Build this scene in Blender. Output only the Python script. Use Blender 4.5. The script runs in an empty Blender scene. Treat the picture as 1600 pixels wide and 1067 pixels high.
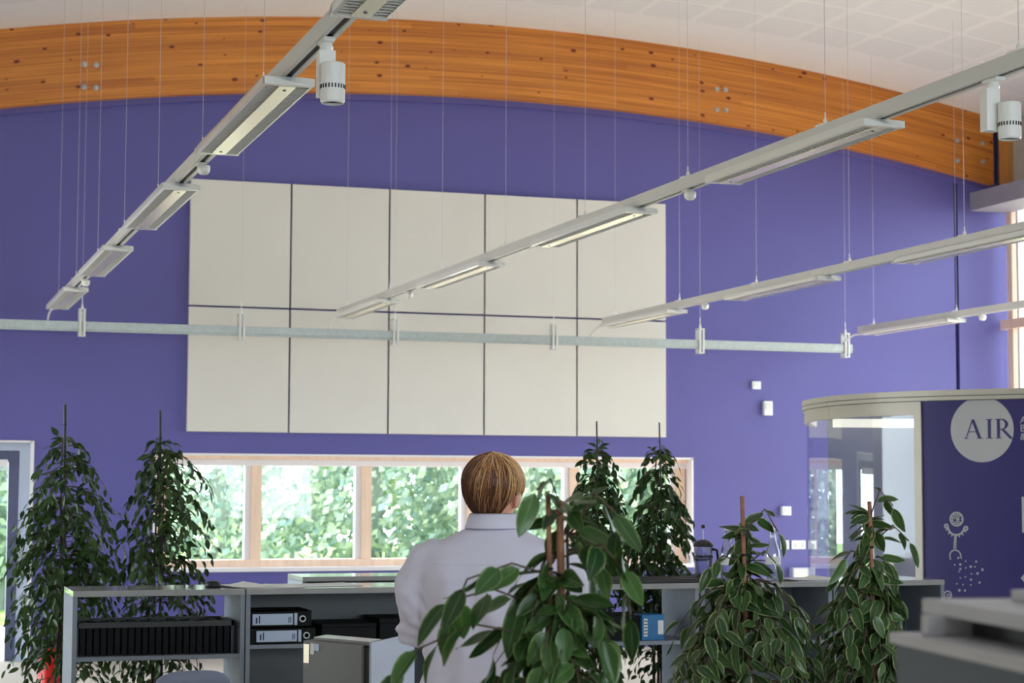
import bpy, bmesh, math, random
from mathutils import Vector, Matrix, noise
PI = math.pi
random.seed(7)

# ------------------------------------------------------------------ camera, world, light
scn = bpy.context.scene
COL = scn.collection
CAM = Vector((0, 0, 1.55))
FL = 2999.4
cF = Vector((0.31276468, 0.94680628, 0.07573716))
cR = Vector((0.94943983, -0.31392767, 0.00366326))
cU = Vector((-0.02724439, -0.07076214, 0.99712109))
cd = bpy.data.cameras.new('camera')
cam = bpy.data.objects.new('camera', cd)
COL.objects.link(cam)
cam.matrix_world = Matrix(((cR.x, cU.x, -cF.x, CAM.x), (cR.y, cU.y, -cF.y, CAM.y), (cR.z, cU.z, -cF.z, CAM.z), (0, 0, 0, 1)))
cd.sensor_width = 36
cd.lens = FL / 1600 * 36
cd.clip_end = 400
cd.dof.use_dof = True
cd.dof.focus_distance = 6.4
cd.dof.aperture_fstop = 8.0
scn.camera = cam
scn.view_settings.view_transform = 'Standard'
scn.view_settings.look = 'None'
scn.view_settings.gamma = 1
scn.view_settings.exposure = 0.45
scn.view_settings.use_curve_mapping = False
scn.cycles.max_bounces = 10
scn.cycles.diffuse_bounces = 6
scn.cycles.transparent_max_bounces = 16
scn.cycles.caustics_reflective = False
scn.cycles.caustics_refractive = False

w = bpy.data.worlds.new('sky')
scn.world = w
w.use_nodes = True
bg = w.node_tree.nodes['Background']
bg.inputs[0].default_value = (0.82, 0.92, 1.0, 1)
bg.inputs[1].default_value = 6.6

def new_light(name, kind, loc, energy, color=(1, 1, 1)):
    ld = bpy.data.lights.new(name, kind)
    ld.energy = energy
    ld.color = color
    o = bpy.data.objects.new(name, ld)
    o.location = loc
    COL.objects.link(o)
    return o

sun = new_light('sun', 'SUN', (20, 5, 20), 11.0, (1.0, 0.94, 0.86))
sun.data.angle = math.radians(1.0)
sdir = Vector((-0.70, -0.14, -0.70)).normalized()       # the way the sunlight travels
sun.rotation_euler = sdir.to_track_quat('-Z', 'Y').to_euler()

def portal(name, loc, rot, sx, sy):
    o = new_light(name, 'AREA', loc, 1)
    o.data.shape = 'RECTANGLE'
    o.data.size = sx
    o.data.size_y = sy
    o.rotation_euler = rot
    o.data.cycles.is_portal = True
portal('sky_portal', (11.32, 13.4, 2.35), (0, math.radians(90), 0), 4.6, 8.4)
portal('sky_portal', (5.03, 17.95, 1.31), (math.radians(-90), 0, 0), 5.3, 1.05)
portal('sky_portal', (0.5, 17.95, 0.97), (math.radians(-90), 0, 0), 1.6, 1.95)

portal('sky_portal', (4.3, -4.2, 2.2), (math.radians(90), 0, 0), 9.0, 2.6)

portal('sky_portal', (-2.72, 13.2, 1.25), (0, math.radians(-90), 0), 2.3, 7.4)

def ray(px, py):
    return cF + cR * ((px - 800) / FL) - cU * ((py - 533.5) / FL)
def pt(px, py, d):
    return CAM + ray(px, py) * d
def at_y(px, py, Y):
    r = ray(px, py)
    return CAM + r * (Y / r.y)

# ------------------------------------------------------------------ materials
def mat(name, col, rough=0.5, metal=0.0, var=0.06, scale=6.0, bump=0.0, bscale=60.0, spec=0.5, stretch=None, coat=0.0):
    m = bpy.data.materials.new(name)
    m.use_nodes = True
    nt = m.node_tree
    b = nt.nodes['Principled BSDF']
    b.inputs['Roughness'].default_value = rough
    b.inputs['Metallic'].default_value = metal
    b.inputs['Specular IOR Level'].default_value = spec
    b.inputs['Coat Weight'].default_value = coat
    tc = nt.nodes.new('ShaderNodeTexCoord')
    mp = nt.nodes.new('ShaderNodeMapping')
    nt.links.new(tc.outputs['Object'], mp.inputs[0])
    if stretch:
        mp.inputs['Scale'].default_value = stretch
    n = nt.nodes.new('ShaderNodeTexNoise')
    n.inputs['Scale'].default_value = scale
    n.inputs['Detail'].default_value = 4
    nt.links.new(mp.outputs[0], n.inputs['Vector'])
    r = nt.nodes.new('ShaderNodeValToRGB')
    e = r.color_ramp.elements
    e[0].position = 0.3
    e[1].position = 0.7
    c = Vector(col[:3])
    e[0].color = (*[max(0, v * (1 - var)) for v in c], 1)
    e[1].color = (*[min(1, v * (1 + var)) for v in c], 1)
    nt.links.new(n.outputs['Fac'], r.inputs[0])
    nt.links.new(r.outputs[0], b.inputs['Base Color'])
    if bump:
        n2 = nt.nodes.new('ShaderNodeTexNoise')
        n2.inputs['Scale'].default_value = bscale
        nt.links.new(mp.outputs[0], n2.inputs['Vector'])
        bp = nt.nodes.new('ShaderNodeBump')
        bp.inputs['Strength'].default_value = bump
        bp.inputs['Distance'].default_value = 0.01
        nt.links.new(n2.outputs['Fac'], bp.inputs['Height'])
        nt.links.new(bp.outputs[0], b.inputs['Normal'])
    return m

def S(r, g, b):   # sRGB 0-255 to linear
    return tuple(((v / 255) / 12.92 if v / 255 <= 0.04045 else (((v / 255) + 0.055) / 1.055) ** 2.4) for v in (r, g, b))

M = {}
M['purple'] = mat('purple_wall_paint', S(88, 84, 154), 0.5, var=0.03, scale=1.5, bump=0.03, bscale=200)
M['groove'] = mat('dark_purple_joint', S(40, 34, 90), 0.8)
M['ceiling'] = mat('white_plasterboard', S(224, 221, 221), 0.9, var=0.015)
M['tile'] = mat('perforated_white_board', S(216, 214, 215), 0.9, var=0.02, scale=30, bump=0.05, bscale=140)
M['white_wall'] = mat('white_paint', S(226, 222, 214), 0.85, var=0.02)
M['panel'] = mat('off_white_acoustic_fabric', S(216, 213, 208), 0.9, var=0.012, scale=3, bump=0.06, bscale=300)
M['floor'] = mat('grey_carpet', S(200, 188, 172), 0.85, var=0.05, scale=120)
M['grass'] = mat('mown_grass', S(110, 140, 60), 0.95, var=0.3, scale=2)
M['paving'] = mat('pale_paving', S(200, 190, 172), 0.9, var=0.1, scale=3)
M['grey_metal'] = mat('powder_coated_grey', S(212, 212, 210), 0.4, 0.1, var=0.02)
M['light_metal'] = mat('white_powder_coat', S(232, 232, 230), 0.3, 0.0, var=0.02, coat=0.4)
M['cream'] = mat('satin_warm_aluminium', S(250, 242, 216), 0.25, 0.7, var=0.03, scale=3)
M['galv'] = mat('galvanised_steel', S(172, 180, 180), 0.4, 0.35, var=0.08, scale=25)
M['reflector'] = mat('shaded_steel_reflector', S(116, 124, 144), 0.4, 0.2)  # darkened steel imitates the shade between the louvre fins
M['pelmet'] = mat('grey_pelmet_paint', S(138, 136, 148), 0.6)
M['oak'] = mat('varnished_post', S(196, 138, 72), 0.5, var=0.12, scale=3, stretch=(8, 8, 0.6))
M['infill'] = mat('grey_infill_board', S(176, 172, 166), 0.8)
M['wire'] = mat('steel_wire', S(196, 192, 200), 0.35, 0.3)
M['black'] = mat('black_plastic', S(22, 22, 25), 0.45)
M['slot'] = mat('black_track_slot', S(24, 25, 28), 0.6)
M['cabinet'] = mat('blue_grey_steel_cabinet', S(124, 132, 146), 0.45, var=0.03)
M['cab_top'] = mat('glossy_grey_laminate', S(158, 158, 160), 0.12, var=0.04, scale=12)
M['cab_dark'] = mat('dark_grey_steel', S(92, 94, 98), 0.5)
M['binder'] = mat('black_binder_board', S(10, 10, 13), 0.6, var=0.15, scale=90, spec=0.2)
M['paper'] = mat('white_paper', S(226, 228, 230), 0.7, var=0.02)
M['blue_paper'] = mat('pale_blue_label', S(186, 202, 230), 0.7, var=0.03)
M['ink'] = mat('dark_ink', S(50, 60, 96), 0.7)
M['box_grey'] = mat('warm_grey_steel', S(92, 91, 90), 0.45, var=0.03)
M['box_light'] = mat('pale_blue_grey_side', S(178, 188, 212), 0.4, var=0.02)
M['pod_frame'] = mat('champagne_aluminium', S(186, 180, 168), 0.4, 0.2, var=0.02)
M['pod_purple'] = mat('dark_purple_laminate', S(44, 37, 104), 0.55, var=0.05, scale=2)
M['pod_grey'] = mat('grey_vinyl', S(176, 176, 180), 0.6, var=0.02)
M['pod_inner'] = mat('pod_interior_panel', S(172, 178, 194), 0.7, var=0.03)
M['pine'] = mat('oiled_pine', S(238, 208, 184), 0.45, var=0.08, scale=3, stretch=(8, 8, 0.6))
M['white_frame'] = mat('white_window_paint', S(232, 228, 232), 0.4, var=0.01)
M['door_frame'] = mat('dark_grey_door_frame', S(84, 88, 120), 0.45)
M['socket'] = mat('white_socket_plastic', S(226, 232, 236), 0.35, var=0.01)
M['red'] = mat('red_enamel', S(214, 26, 20), 0.3)
M['bamboo'] = mat('bamboo_stake', S(146, 98, 72), 0.6, var=0.25, scale=30)
M['darkstake'] = mat('green_plastic_stake', S(48, 56, 50), 0.5, var=0.1)
M['stem'] = mat('brown_bark', S(82, 68, 52), 0.8, var=0.25, scale=40, bump=0.4)
M['pot'] = mat('terracotta_pot', S(120, 82, 66), 0.7)
M['soil'] = mat('potting_soil', S(48, 36, 28), 0.95, var=0.3, scale=60)
M['chairgrey'] = mat('blue_grey_chair_shell', S(132, 138, 164), 0.5, var=0.02)
M['shirt'] = mat('white_cotton_shirt', S(216, 212, 232), 0.85, var=0.015, scale=20, bump=0.05, bscale=400)
M['skin'] = mat('skin', S(222, 160, 136), 0.5, var=0.05, scale=8)
M['trousers'] = mat('charcoal_trousers', S(42, 44, 52), 0.8)
M['machine'] = mat('dark_grey_machine', S(66, 74, 88), 0.5)
M['machine_light'] = mat('light_grey_machine_lid', S(186, 184, 190), 0.45)
M['tissue'] = mat('blue_carton', S(30, 110, 168), 0.5, var=0.1)
M['bark'] = mat('tree_bark', S(122, 134, 120), 0.9, var=0.2, scale=4)

def glass_mat(name, tint=(1, 1, 1), gloss=0.06, rough=0.0, top=0.6):
    m = bpy.data.materials.new(name)
    m.use_nodes = True
    nt = m.node_tree
    nt.nodes.clear()
    out = nt.nodes.new('ShaderNodeOutputMaterial')
    mix = nt.nodes.new('ShaderNodeMixShader')
    tr = nt.nodes.new('ShaderNodeBsdfTransparent')
    tr.inputs[0].default_value = (*tint, 1)
    gl = nt.nodes.new('ShaderNodeBsdfGlossy')
    gl.inputs['Roughness'].default_value = rough
    lw = nt.nodes.new('ShaderNodeLayerWeight')
    lw.inputs[0].default_value = 0.25
    mr = nt.nodes.new('ShaderNodeMapRange')
    mr.inputs['To Min'].default_value = gloss
    mr.inputs['To Max'].default_value = top
    nt.links.new(lw.outputs['Fresnel'], mr.inputs['Value'])
    nt.links.new(mr.outputs[0], mix.inputs[0])
    nt.links.new(tr.outputs[0], mix.inputs[1])
    nt.links.new(gl.outputs[0], mix.inputs[2])
    nt.links.new(mix.outputs[0], out.inputs[0])
    return m
M['glass'] = glass_mat('window_glass', (0.96, 0.98, 0.98), 0.03)
M['podglass'] = glass_mat('pod_glass', (0.93, 0.94, 0.96), 0.035, 0.0, 0.26)
M['bottleglass'] = glass_mat('bottle_glass', (0.95, 0.97, 0.98), 0.10, 0.02)

def leaf_mat(name, dark, lite, edge=None, trans=0.3, vmin=0.62):
    m = bpy.data.materials.new(name)
    m.use_nodes = True
    nt = m.node_tree
    b = nt.nodes['Principled BSDF']
    out = nt.nodes['Material Output']
    L = nt.links
    oi = nt.nodes.new('ShaderNodeObjectInfo')
    gm = nt.nodes.new('ShaderNodeNewGeometry')
    add = nt.nodes.new('ShaderNodeMath')
    add.operation = 'ADD'
    L.new(oi.outputs['Random'], add.inputs[0])
    L.new(gm.outputs['Random Per Island'], add.inputs[1])
    fr = nt.nodes.new('ShaderNodeMath')
    fr.operation = 'FRACT'
    L.new(add.outputs[0], fr.inputs[0])
    mx = nt.nodes.new('ShaderNodeMix')
    mx.data_type = 'RGBA'
    mx.inputs['A'].default_value = (*dark, 1)
    mx.inputs['B'].default_value = (*lite, 1)
    L.new(fr.outputs[0], mx.inputs['Factor'])
    colr = mx.outputs['Result']
    uv = nt.nodes.new('ShaderNodeUVMap')
    sp = nt.nodes.new('ShaderNodeSeparateXYZ')
    L.new(uv.outputs[0], sp.inputs[0])
    a1 = nt.nodes.new('ShaderNodeMath'); a1.operation = 'SUBTRACT'; a1.inputs[1].default_value = 0.5
    L.new(sp.outputs[0], a1.inputs[0])
    a2 = nt.nodes.new('ShaderNodeMath'); a2.operation = 'ABSOLUTE'
    L.new(a1.outputs[0], a2.inputs[0])
    if edge:
        nz = nt.nodes.new('ShaderNodeTexNoise')
        nz.inputs['Scale'].default_value = 9
        L.new(uv.outputs[0], nz.inputs['Vector'])
        a3 = nt.nodes.new('ShaderNodeMath'); a3.operation = 'MULTIPLY_ADD'
        a3.inputs[1].default_value = 0.34
        L.new(nz.outputs['Fac'], a3.inputs[0]); L.new(a2.outputs[0], a3.inputs[2])
        mr = nt.nodes.new('ShaderNodeMapRange')
        mr.inputs['From Min'].default_value = 0.56
        mr.inputs['From Max'].default_value = 0.63
        L.new(a3.outputs[0], mr.inputs['Value'])
        m2 = nt.nodes.new('ShaderNodeMix'); m2.data_type = 'RGBA'
        m2.inputs['B'].default_value = (*edge, 1)
        L.new(mr.outputs[0], m2.inputs['Factor']); L.new(colr, m2.inputs['A'])
        colr = m2.outputs['Result']
    # paler midrib
    mr2 = nt.nodes.new('ShaderNodeMapRange')
    mr2.inputs['From Min'].default_value = 0.012
    mr2.inputs['From Max'].default_value = 0.035
    mr2.inputs['To Min'].default_value = 0.45
    mr2.inputs['To Max'].default_value = 0.0
    L.new(a2.outputs[0], mr2.inputs['Value'])
    m3 = nt.nodes.new('ShaderNodeMix'); m3.data_type = 'RGBA'
    m3.inputs['B'].default_value = (0.22, 0.36, 0.12, 1)
    L.new(mr2.outputs[0], m3.inputs['Factor']); L.new(colr, m3.inputs['A'])
    colr = m3.outputs['Result']
    L.new(colr, b.inputs['Base Color'])
    b.inputs['Roughness'].default_value = 0.35
    tr = nt.nodes.new('ShaderNodeBsdfTranslucent')
    ms = nt.nodes.new('ShaderNodeMixShader')
    ms.inputs[0].default_value = trans
    L.new(colr, tr.inputs[0])
    L.new(b.outputs[0], ms.inputs[1]); L.new(tr.outputs[0], ms.inputs[2])
    L.new(ms.outputs[0], out.inputs[0])
    return m
M['leaf_dark'] = leaf_mat('plain_green_leaf', S(30, 58, 26), S(62, 92, 40), None, 0.25)
M['leaf_var'] = leaf_mat('cream_edged_leaf', S(34, 60, 32), S(66, 96, 50), S(160, 172, 116), 0.22)
M['leaf_mid'] = leaf_mat('faintly_edged_leaf', S(34, 64, 32), S(68, 104, 48), S(112, 138, 82), 0.22)
M['tree_leaf'] = leaf_mat('hazed_tree_leaf', S(126, 154, 150), S(188, 204, 166), None, 0.35)  # leaves paled toward teal; the haze outside is put into their colour

# beam wood: laminations along the arch, grain and knots
def wood_beam():
    m = bpy.data.materials.new('orange_varnished_glulam')
    m.use_nodes = True
    nt = m.node_tree
    L = nt.links
    b = nt.nodes['Principled BSDF']
    b.inputs['Roughness'].default_value = 0.45
    uv = nt.nodes.new('ShaderNodeUVMap')
    mp = nt.nodes.new('ShaderNodeMapping')
    mp.inputs['Scale'].default_value = (0.35, 22.0, 1)
    L.new(uv.outputs[0], mp.inputs[0])
    n = nt.nodes.new('ShaderNodeTexNoise')
    n.inputs['Scale'].default_value = 2.2
    n.inputs['Detail'].default_value = 7
    L.new(mp.outputs[0], n.inputs['Vector'])
    # lamella tint
    sp = nt.nodes.new('ShaderNodeSeparateXYZ')
    L.new(uv.outputs[0], sp.inputs[0])
    dv = nt.nodes.new('ShaderNodeMath'); dv.operation = 'DIVIDE'; dv.inputs[1].default_value = 0.045
    L.new(sp.outputs[1], dv.inputs[0])
    flr = nt.nodes.new('ShaderNodeMath'); flr.operation = 'FLOOR'
    L.new(dv.outputs[0], flr.inputs[0])
    dx = nt.nodes.new('ShaderNodeMath'); dx.operation = 'DIVIDE'; dx.inputs[1].default_value = 2.6
    L.new(sp.outputs[0], dx.inputs[0])
    ad = nt.nodes.new('ShaderNodeMath'); ad.operation = 'MULTIPLY_ADD'; ad.inputs[1].default_value = 0.37
    L.new(flr.outputs[0], ad.inputs[0]); L.new(dx.outputs[0], ad.inputs[2])
    fx = nt.nodes.new('ShaderNodeMath'); fx.operation = 'FLOOR'
    L.new(ad.outputs[0], fx.inputs[0])
    cb = nt.nodes.new('ShaderNodeCombineXYZ')
    L.new(fx.outputs[0], cb.inputs[0]); L.new(flr.outputs[0], cb.inputs[1])
    wn = nt.nodes.new('ShaderNodeTexWhiteNoise')
    L.new(cb.outputs[0], wn.inputs['Vector'])
    ad2 = nt.nodes.new('ShaderNodeMath'); ad2.operation = 'MULTIPLY_ADD'; ad2.inputs[1].default_value = 0.22
    L.new(wn.outputs['Value'], ad2.inputs[0]); L.new(n.outputs['Fac'], ad2.inputs[2])
    r = nt.nodes.new('ShaderNodeValToRGB')
    e = r.color_ramp.elements
    e[0].position = 0.36; e[0].color = (*S(168, 94, 34), 1)
    e[1].position = 0.95; e[1].color = (*S(228, 150, 60), 1)
    L.new(ad2.outputs[0], r.inputs[0])
    # knots
    mp2 = nt.nodes.new('ShaderNodeMapping')
    mp2.inputs['Scale'].default_value = (1.0, 1.7, 1)
    L.new(uv.outputs[0], mp2.inputs[0])
    vo = nt.nodes.new('ShaderNodeTexVoronoi')
    vo.voronoi_dimensions = '2D'
    vo.inputs['Scale'].default_value = 3.6
    L.new(mp2.outputs[0], vo.inputs['Vector'])
    wn2 = nt.nodes.new('ShaderNodeSeparateColor')
    L.new(vo.outputs['Color'], wn2.inputs[0])
    sz = nt.nodes.new('ShaderNodeMapRange')
    sz.inputs['From Min'].default_value = 0.45
    sz.inputs['From Max'].default_value = 1.0
    sz.inputs['To Min'].default_value = 0.0
    sz.inputs['To Max'].default_value = 0.10
    L.new(wn2.outputs[0], sz.inputs['Value'])
    sb = nt.nodes.new('ShaderNodeMath'); sb.operation = 'SUBTRACT'
    L.new(sz.outputs[0], sb.inputs[0]); L.new(vo.outputs['Distance'], sb.inputs[1])
    kn = nt.nodes.new('ShaderNodeMapRange')
    kn.inputs['From Min'].default_value = -0.035
    kn.inputs['From Max'].default_value = 0.02
    L.new(sb.outputs[0], kn.inputs['Value'])
    mx = nt.nodes.new('ShaderNodeMix'); mx.data_type = 'RGBA'
    mx.inputs['B'].default_value = (*S(104, 34, 12), 1)
    L.new(kn.outputs[0], mx.inputs['Factor']); L.new(r.outputs[0], mx.inputs['A'])
    L.new(mx.outputs['Result'], b.inputs['Base Color'])
    return m
M['beam'] = wood_beam()

# ------------------------------------------------------------------ helpers
class MB:
    def __init__(s):
        s.v = []; s.f = []
    def add(s, vs, fs):
        k = len(s.v)
        s.v += [Vector(v) for v in vs]
        s.f += [tuple(i + k for i in f) for f in fs]
        return s
    def box(s, x0, x1, y0, y1, z0, z1, bev=0.0):
        if bev > 0:
            bm = bmesh.new()
            bmesh.ops.create_cube(bm, size=1)
            for v in bm.verts:
                v.co = Vector(((x0 + x1) / 2 + v.co.x * (x1 - x0), (y0 + y1) / 2 + v.co.y * (y1 - y0), (z0 + z1) / 2 + v.co.z * (z1 - z0)))
            bmesh.ops.bevel(bm, geom=list(bm.edges), offset=bev, segments=2, profile=0.6, affect='EDGES')
            bm.verts.index_update()
            s.add([v.co.copy() for v in bm.verts], [[v.index for v in f.verts] for f in bm.faces])
            bm.free()
            return s
        vs = [(x, y, z) for z in (z0, z1) for y in (y0, y1) for x in (x0, x1)]
        return s.add(vs, [(0, 2, 3, 1), (4, 5, 7, 6), (0, 1, 5, 4), (2, 6, 7, 3), (0, 4, 6, 2), (1, 3, 7, 5)])
    def tube(s, path, r, n=8, caps=True):
        path = [Vector(p) for p in path]
        rs = r if isinstance(r, (list, tuple)) else [r] * len(path)
        vs = []; fs = []
        up = None
        for i, p in enumerate(path):
            t = (path[min(i + 1, len(path) - 1)] - path[max(i - 1, 0)]).normalized()
            if up is None:
                up = t.orthogonal().normalized()
            up = (up - t * up.dot(t)).normalized()
            b = t.cross(up)
            for k in range(n):
                a = 2 * PI * k / n
                vs.append(p + (up * math.cos(a) + b * math.sin(a)) * rs[i])
        for i in range(len(path) - 1):
            for k in range(n):
                fs.append((i * n + k, i * n + (k + 1) % n, (i + 1) * n + (k + 1) % n, (i + 1) * n + k))
        if caps:
            fs.append(tuple(range(n))[::-1])
            fs.append(tuple((len(path) - 1) * n + k for k in range(n)))
        return s.add(vs, fs)
    def lathe(s, prof, n=24, c=(0, 0, 0)):
        vs = []; fs = []
        for r, z in prof:
            for k in range(n):
                a = 2 * PI * k / n
                vs.append((c[0] + r * math.cos(a), c[1] + r * math.sin(a), c[2] + z))
        for i in range(len(prof) - 1):
            for k in range(n):
                fs.append((i * n + k, i * n + (k + 1) % n, (i + 1) * n + (k + 1) % n, (i + 1) * n + k))
        if prof[0][0] > 1e-4: fs.append(tuple(range(n))[::-1])
        if prof[-1][0] > 1e-4: fs.append(tuple((len(prof) - 1) * n + k for k in range(n)))
        return s.add(vs, fs)
    def xf(s, mtx):
        s.v = [mtx @ v for v in s.v]
        return s
    def build(s, name, m, parent=None, smooth=False, **props):
        me = bpy.data.meshes.new(name)
        me.from_pydata([tuple(v) for v in s.v], [], s.f)
        me.materials.append(m)
        if smooth:
            for p in me.polygons: p.use_smooth = True
        me.update()
        o = bpy.data.objects.new(name, me)
        COL.objects.link(o)
        if parent: o.parent = parent
        for k, v in props.items(): o[k] = v
        return o

def tag(o, label, cat, group=None):
    o['label'] = label
    o['category'] = cat
    if group: o['group'] = group
    return o
def empty(name, loc, label, cat, group=None, rz=0):
    o = bpy.data.objects.new(name, None)
    o.empty_display_size = 0.1
    o.location = loc
    o.rotation_euler = (0, 0, rz)
    COL.objects.link(o)
    return tag(o, label, cat, group)
def structure(o):
    o['kind'] = 'structure'
    return o
def copy_tree(o, parent=None):
    c = o.copy()
    COL.objects.link(c)
    c.parent = parent
    for ch in list(o.children): copy_tree(ch, c)
    return c

XA = 5.62
def arch(X, z0=6.006, k=0.01845):
    return z0 - k * (X - XA) ** 2

# ------------------------------------------------------------------ the room
WY = 17.56          # face of the far wall
XL, XR, YN = -2.6, 11.22, -4.0
structure(MB().box(XL - .3, XR + .3, YN - .3, WY + .3, -0.2, 0).build('floor', M['floor']))
# ceiling: a barrel vault
mb = MB()
nx = 48
xs = [XL - .3 + (XR - XL + .6) * i / nx for i in range(nx + 1)]
vs = []
for X in xs:
    for y in (YN - .3, WY + .3):
        for dz in (0, .25):
            vs.append((X, y, arch(X) + dz))
fs = []
for i in range(nx):
    a, b = i * 4, (i + 1) * 4
    fs += [(a, a + 2, b + 2, b), (a + 1, b + 1, b + 3, a + 3), (a, b, b + 1, a + 1), (a + 2, a + 3, b + 3, b + 2)]
fs += [(0, 1, 3, 2), (nx * 4, nx * 4 + 2, nx * 4 + 3, nx * 4 + 1)]
ceil = structure(mb.add(vs, fs).build('ceiling', M['ceiling'], smooth=False))
# perforated boards of the ceiling, each with rounded corners
def rounded(cx, cy, hx, hy, r, n=4):
    out = []
    for (sx, sy, a0) in ((1, 1, 0), (-1, 1, PI / 2), (-1, -1, PI), (1, -1, 1.5 * PI)):
        for k in range(n + 1):
            a = a0 + PI / 2 * k / n
            out.append((cx + sx * (hx - r) + r * math.cos(a), cy + sy * (hy - r) + r * math.sin(a)))
    return out
tile_me = None
for j in range(6):
    for i in range(20):
        cx = 8.30 - 0.545 * 14.5 + 0.545 * i
        cy = 15.6 - 0.6 * j + 0.6
        if cy > 16.3: continue
        P = rounded(0, 0, 0.545 / 2 - .034, .266, .05)
        if tile_me is None:
            t = MB()
            n = len(P)
            t.add([(x, y, 0.02) for x, y in P] + [(x, y, -.002) for x, y in P], [tuple(range(n, 2 * n))[::-1]] + [(k, (k + 1) % n, n + (k + 1) % n, n + k) for k in range(n)])
            o = t.build('ceiling_tile', M['tile'], ceil)
            tile_me = o.data
        else:
            o = bpy.data.objects.new('ceiling_tile', tile_me)
            COL.objects.link(o)
            o.parent = ceil
        o.location = (cx, cy, arch(cx) - 0.001)
        o.rotation_euler = (0, math.atan(0.0374 * (cx - XA)), 0)

# far wall, with the openings left out
def wall_cols(mb, x0, x1, z0, z1=None):
    n = max(1, int((x1 - x0) / 0.4)) if z1 is None else 1
    for i in range(n):
        a = x0 + (x1 - x0) * i / n
        b = x0 + (x1 - x0) * (i + 1) / n
        ta = arch(a) + .05 if z1 is None else z1
        tb = arch(b) + .05 if z1 is None else z1
        vs = [(a, WY, z0), (b, WY, z0), (b, WY + .3, z0), (a, WY + .3, z0), (a, WY, ta), (b, WY, tb), (b, WY + .3, tb), (a, WY + .3, ta)]
        mb.add(vs, [(0, 3, 2, 1), (4, 5, 6, 7), (0, 1, 5, 4), (1, 2, 6, 5), (2, 3, 7, 6), (3, 0, 4, 7)])
mb = MB()
DX0, DX1, DZ = -0.35, 1.312, 1.93
WX0, WX1, WZ0, WZ1 = 2.40, 7.685, 0.80, 1.842
wall_cols(mb, XL - .3, DX0, 0)
wall_cols(mb, DX0, DX1, DZ)
wall_cols(mb, DX1, WX0, 0)
wall_cols(mb, WX0, WX1, WZ1)
wall_cols(mb, WX0, WX1, 0, WZ0)
wall_cols(mb, WX1, 10.69, 0)
wall_cols(mb, 10.735, XR + .3, 0)
wf = structure(mb.build('wall_far', M['purple']))
mb = MB()
mb.box(10.69, 10.735, WY + .04, WY + .2, 0, 5.4)
mb.build('recessed_joint', M['groove'], wf)
# strip of wall standing proud below the beam
mb = MB()
n = 60
vs = []
for i in range(n + 1):
    X = XL + (XR - XL) * i / n
    for y in (WY - .045, WY + .01):
        for z in (arch(X, 5.297, 0.01835) - .055, arch(X, 5.297, 0.01835) + .05):
            vs.append((X, y, z))
fs = []
for i in range(n):
    a, b = i * 4, i * 4 + 4
    fs += [(a, b, b + 1, a + 1), (a, a + 2, b + 2, b), (a + 1, b + 1, b + 3, a + 3), (a + 2, a + 3, b + 3, b + 2)]
structure(mb.add(vs, fs).build('trim_1', M['purple']))
# near and left walls
mb = MB()
mb.box(XL - .3, XR + .3, YN - .3, YN, 0, 0.9).box(XL - .3, XR + .3, YN - .3, YN, 3.5, 5.9).box(XL - .3, -.2, YN - .3, YN, .9, 3.5).box(8.8, XR + .3, YN - .3, YN, .9, 3.5)
structure(mb.build('wall_near', M['white_wall']))
w3 = structure(MB().box(-.2, 8.8, YN - .16, YN - .14, .9, 3.5).build('fill_window_near', M['glass']))  # unseen window added so daylight fills the sides facing the camera
for k in range(7):
    MB().box(-.2 + 1.483 * k, -.13 + 1.483 * k, YN - .22, YN - .1, .9, 3.5, .004).build('mullion', M['pine'], w3)
structure(MB().box(XL - .3, XL, YN, 9.5, 0, 5.0).box(XL - .3, XL, 9.5, WY, 2.4, 5.0).box(XL - .3, XL, 9.5, WY, 0, .1).box(XL - .3, XL, 16.9, WY, .1, 2.4).build('wall_left', M['white_wall']))
w4 = structure(MB().box(XL - .16, XL - .14, 9.5, 16.9, .1, 2.4).build('fill_window_left', M['glass']))  # unseen glazing added to even out the light from the left
for k in range(7):
    MB().box(XL - .2, XL - .1, 9.5 + 1.22 * k, 9.58 + 1.22 * k, .1, 2.4, .004).build('mullion', M['pine'], w4)

# right wall: glazed, pelmet above
mb = MB()
mb.box(XR, XR + .3, YN, WY + .3, 4.62, 5.6)
mb.box(XR, XR + .3, YN, WY + .3, 0, .12)
mb.box(XR, XR + .12, YN, 9.2, .12, 4.62)
wr = structure(mb.build('wall_right', M['infill']))
structure(MB().box(10.76, XR - .002, YN + .2, 17.36, 4.44, 4.63, .004).build('trim_2', M['pelmet']))
w2 = structure(MB().box(XR + .05, XR + .07, 9.2, WY, .12, 4.62).build('window_2', M['glass']))
mb2 = MB()
yy = 17.36
posts = []
while yy > 9.2:
    posts.append(yy)
    yy -= 1.25
for k, y in enumerate(posts):
    MB().box(XR + .0, XR + .1, y - .05, y + .05, .12, 4.62, .004).build('window_post', M['pine'], w2)
    MB().box(XR + .02, XR + .09, y - .14, y - .10, .12, 4.62, .004).build('window_post', M['white_frame'], w2)
MB().box(XR - .03, XR + .10, 9.2, 17.5, 3.22, 3.32, .004).build('transom', M['pine'], w2)
MB().box(XR - .01, XR + .10, 9.2, 17.5, 4.50, 4.62, .004).build('window_head', M['pine'], w2)
# timber post and panel above the pelmet
structure(MB().box(XR - .07, XR, 17.25, 17.41, 4.62, 5.42).build('trim_3', M['oak']))

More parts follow.
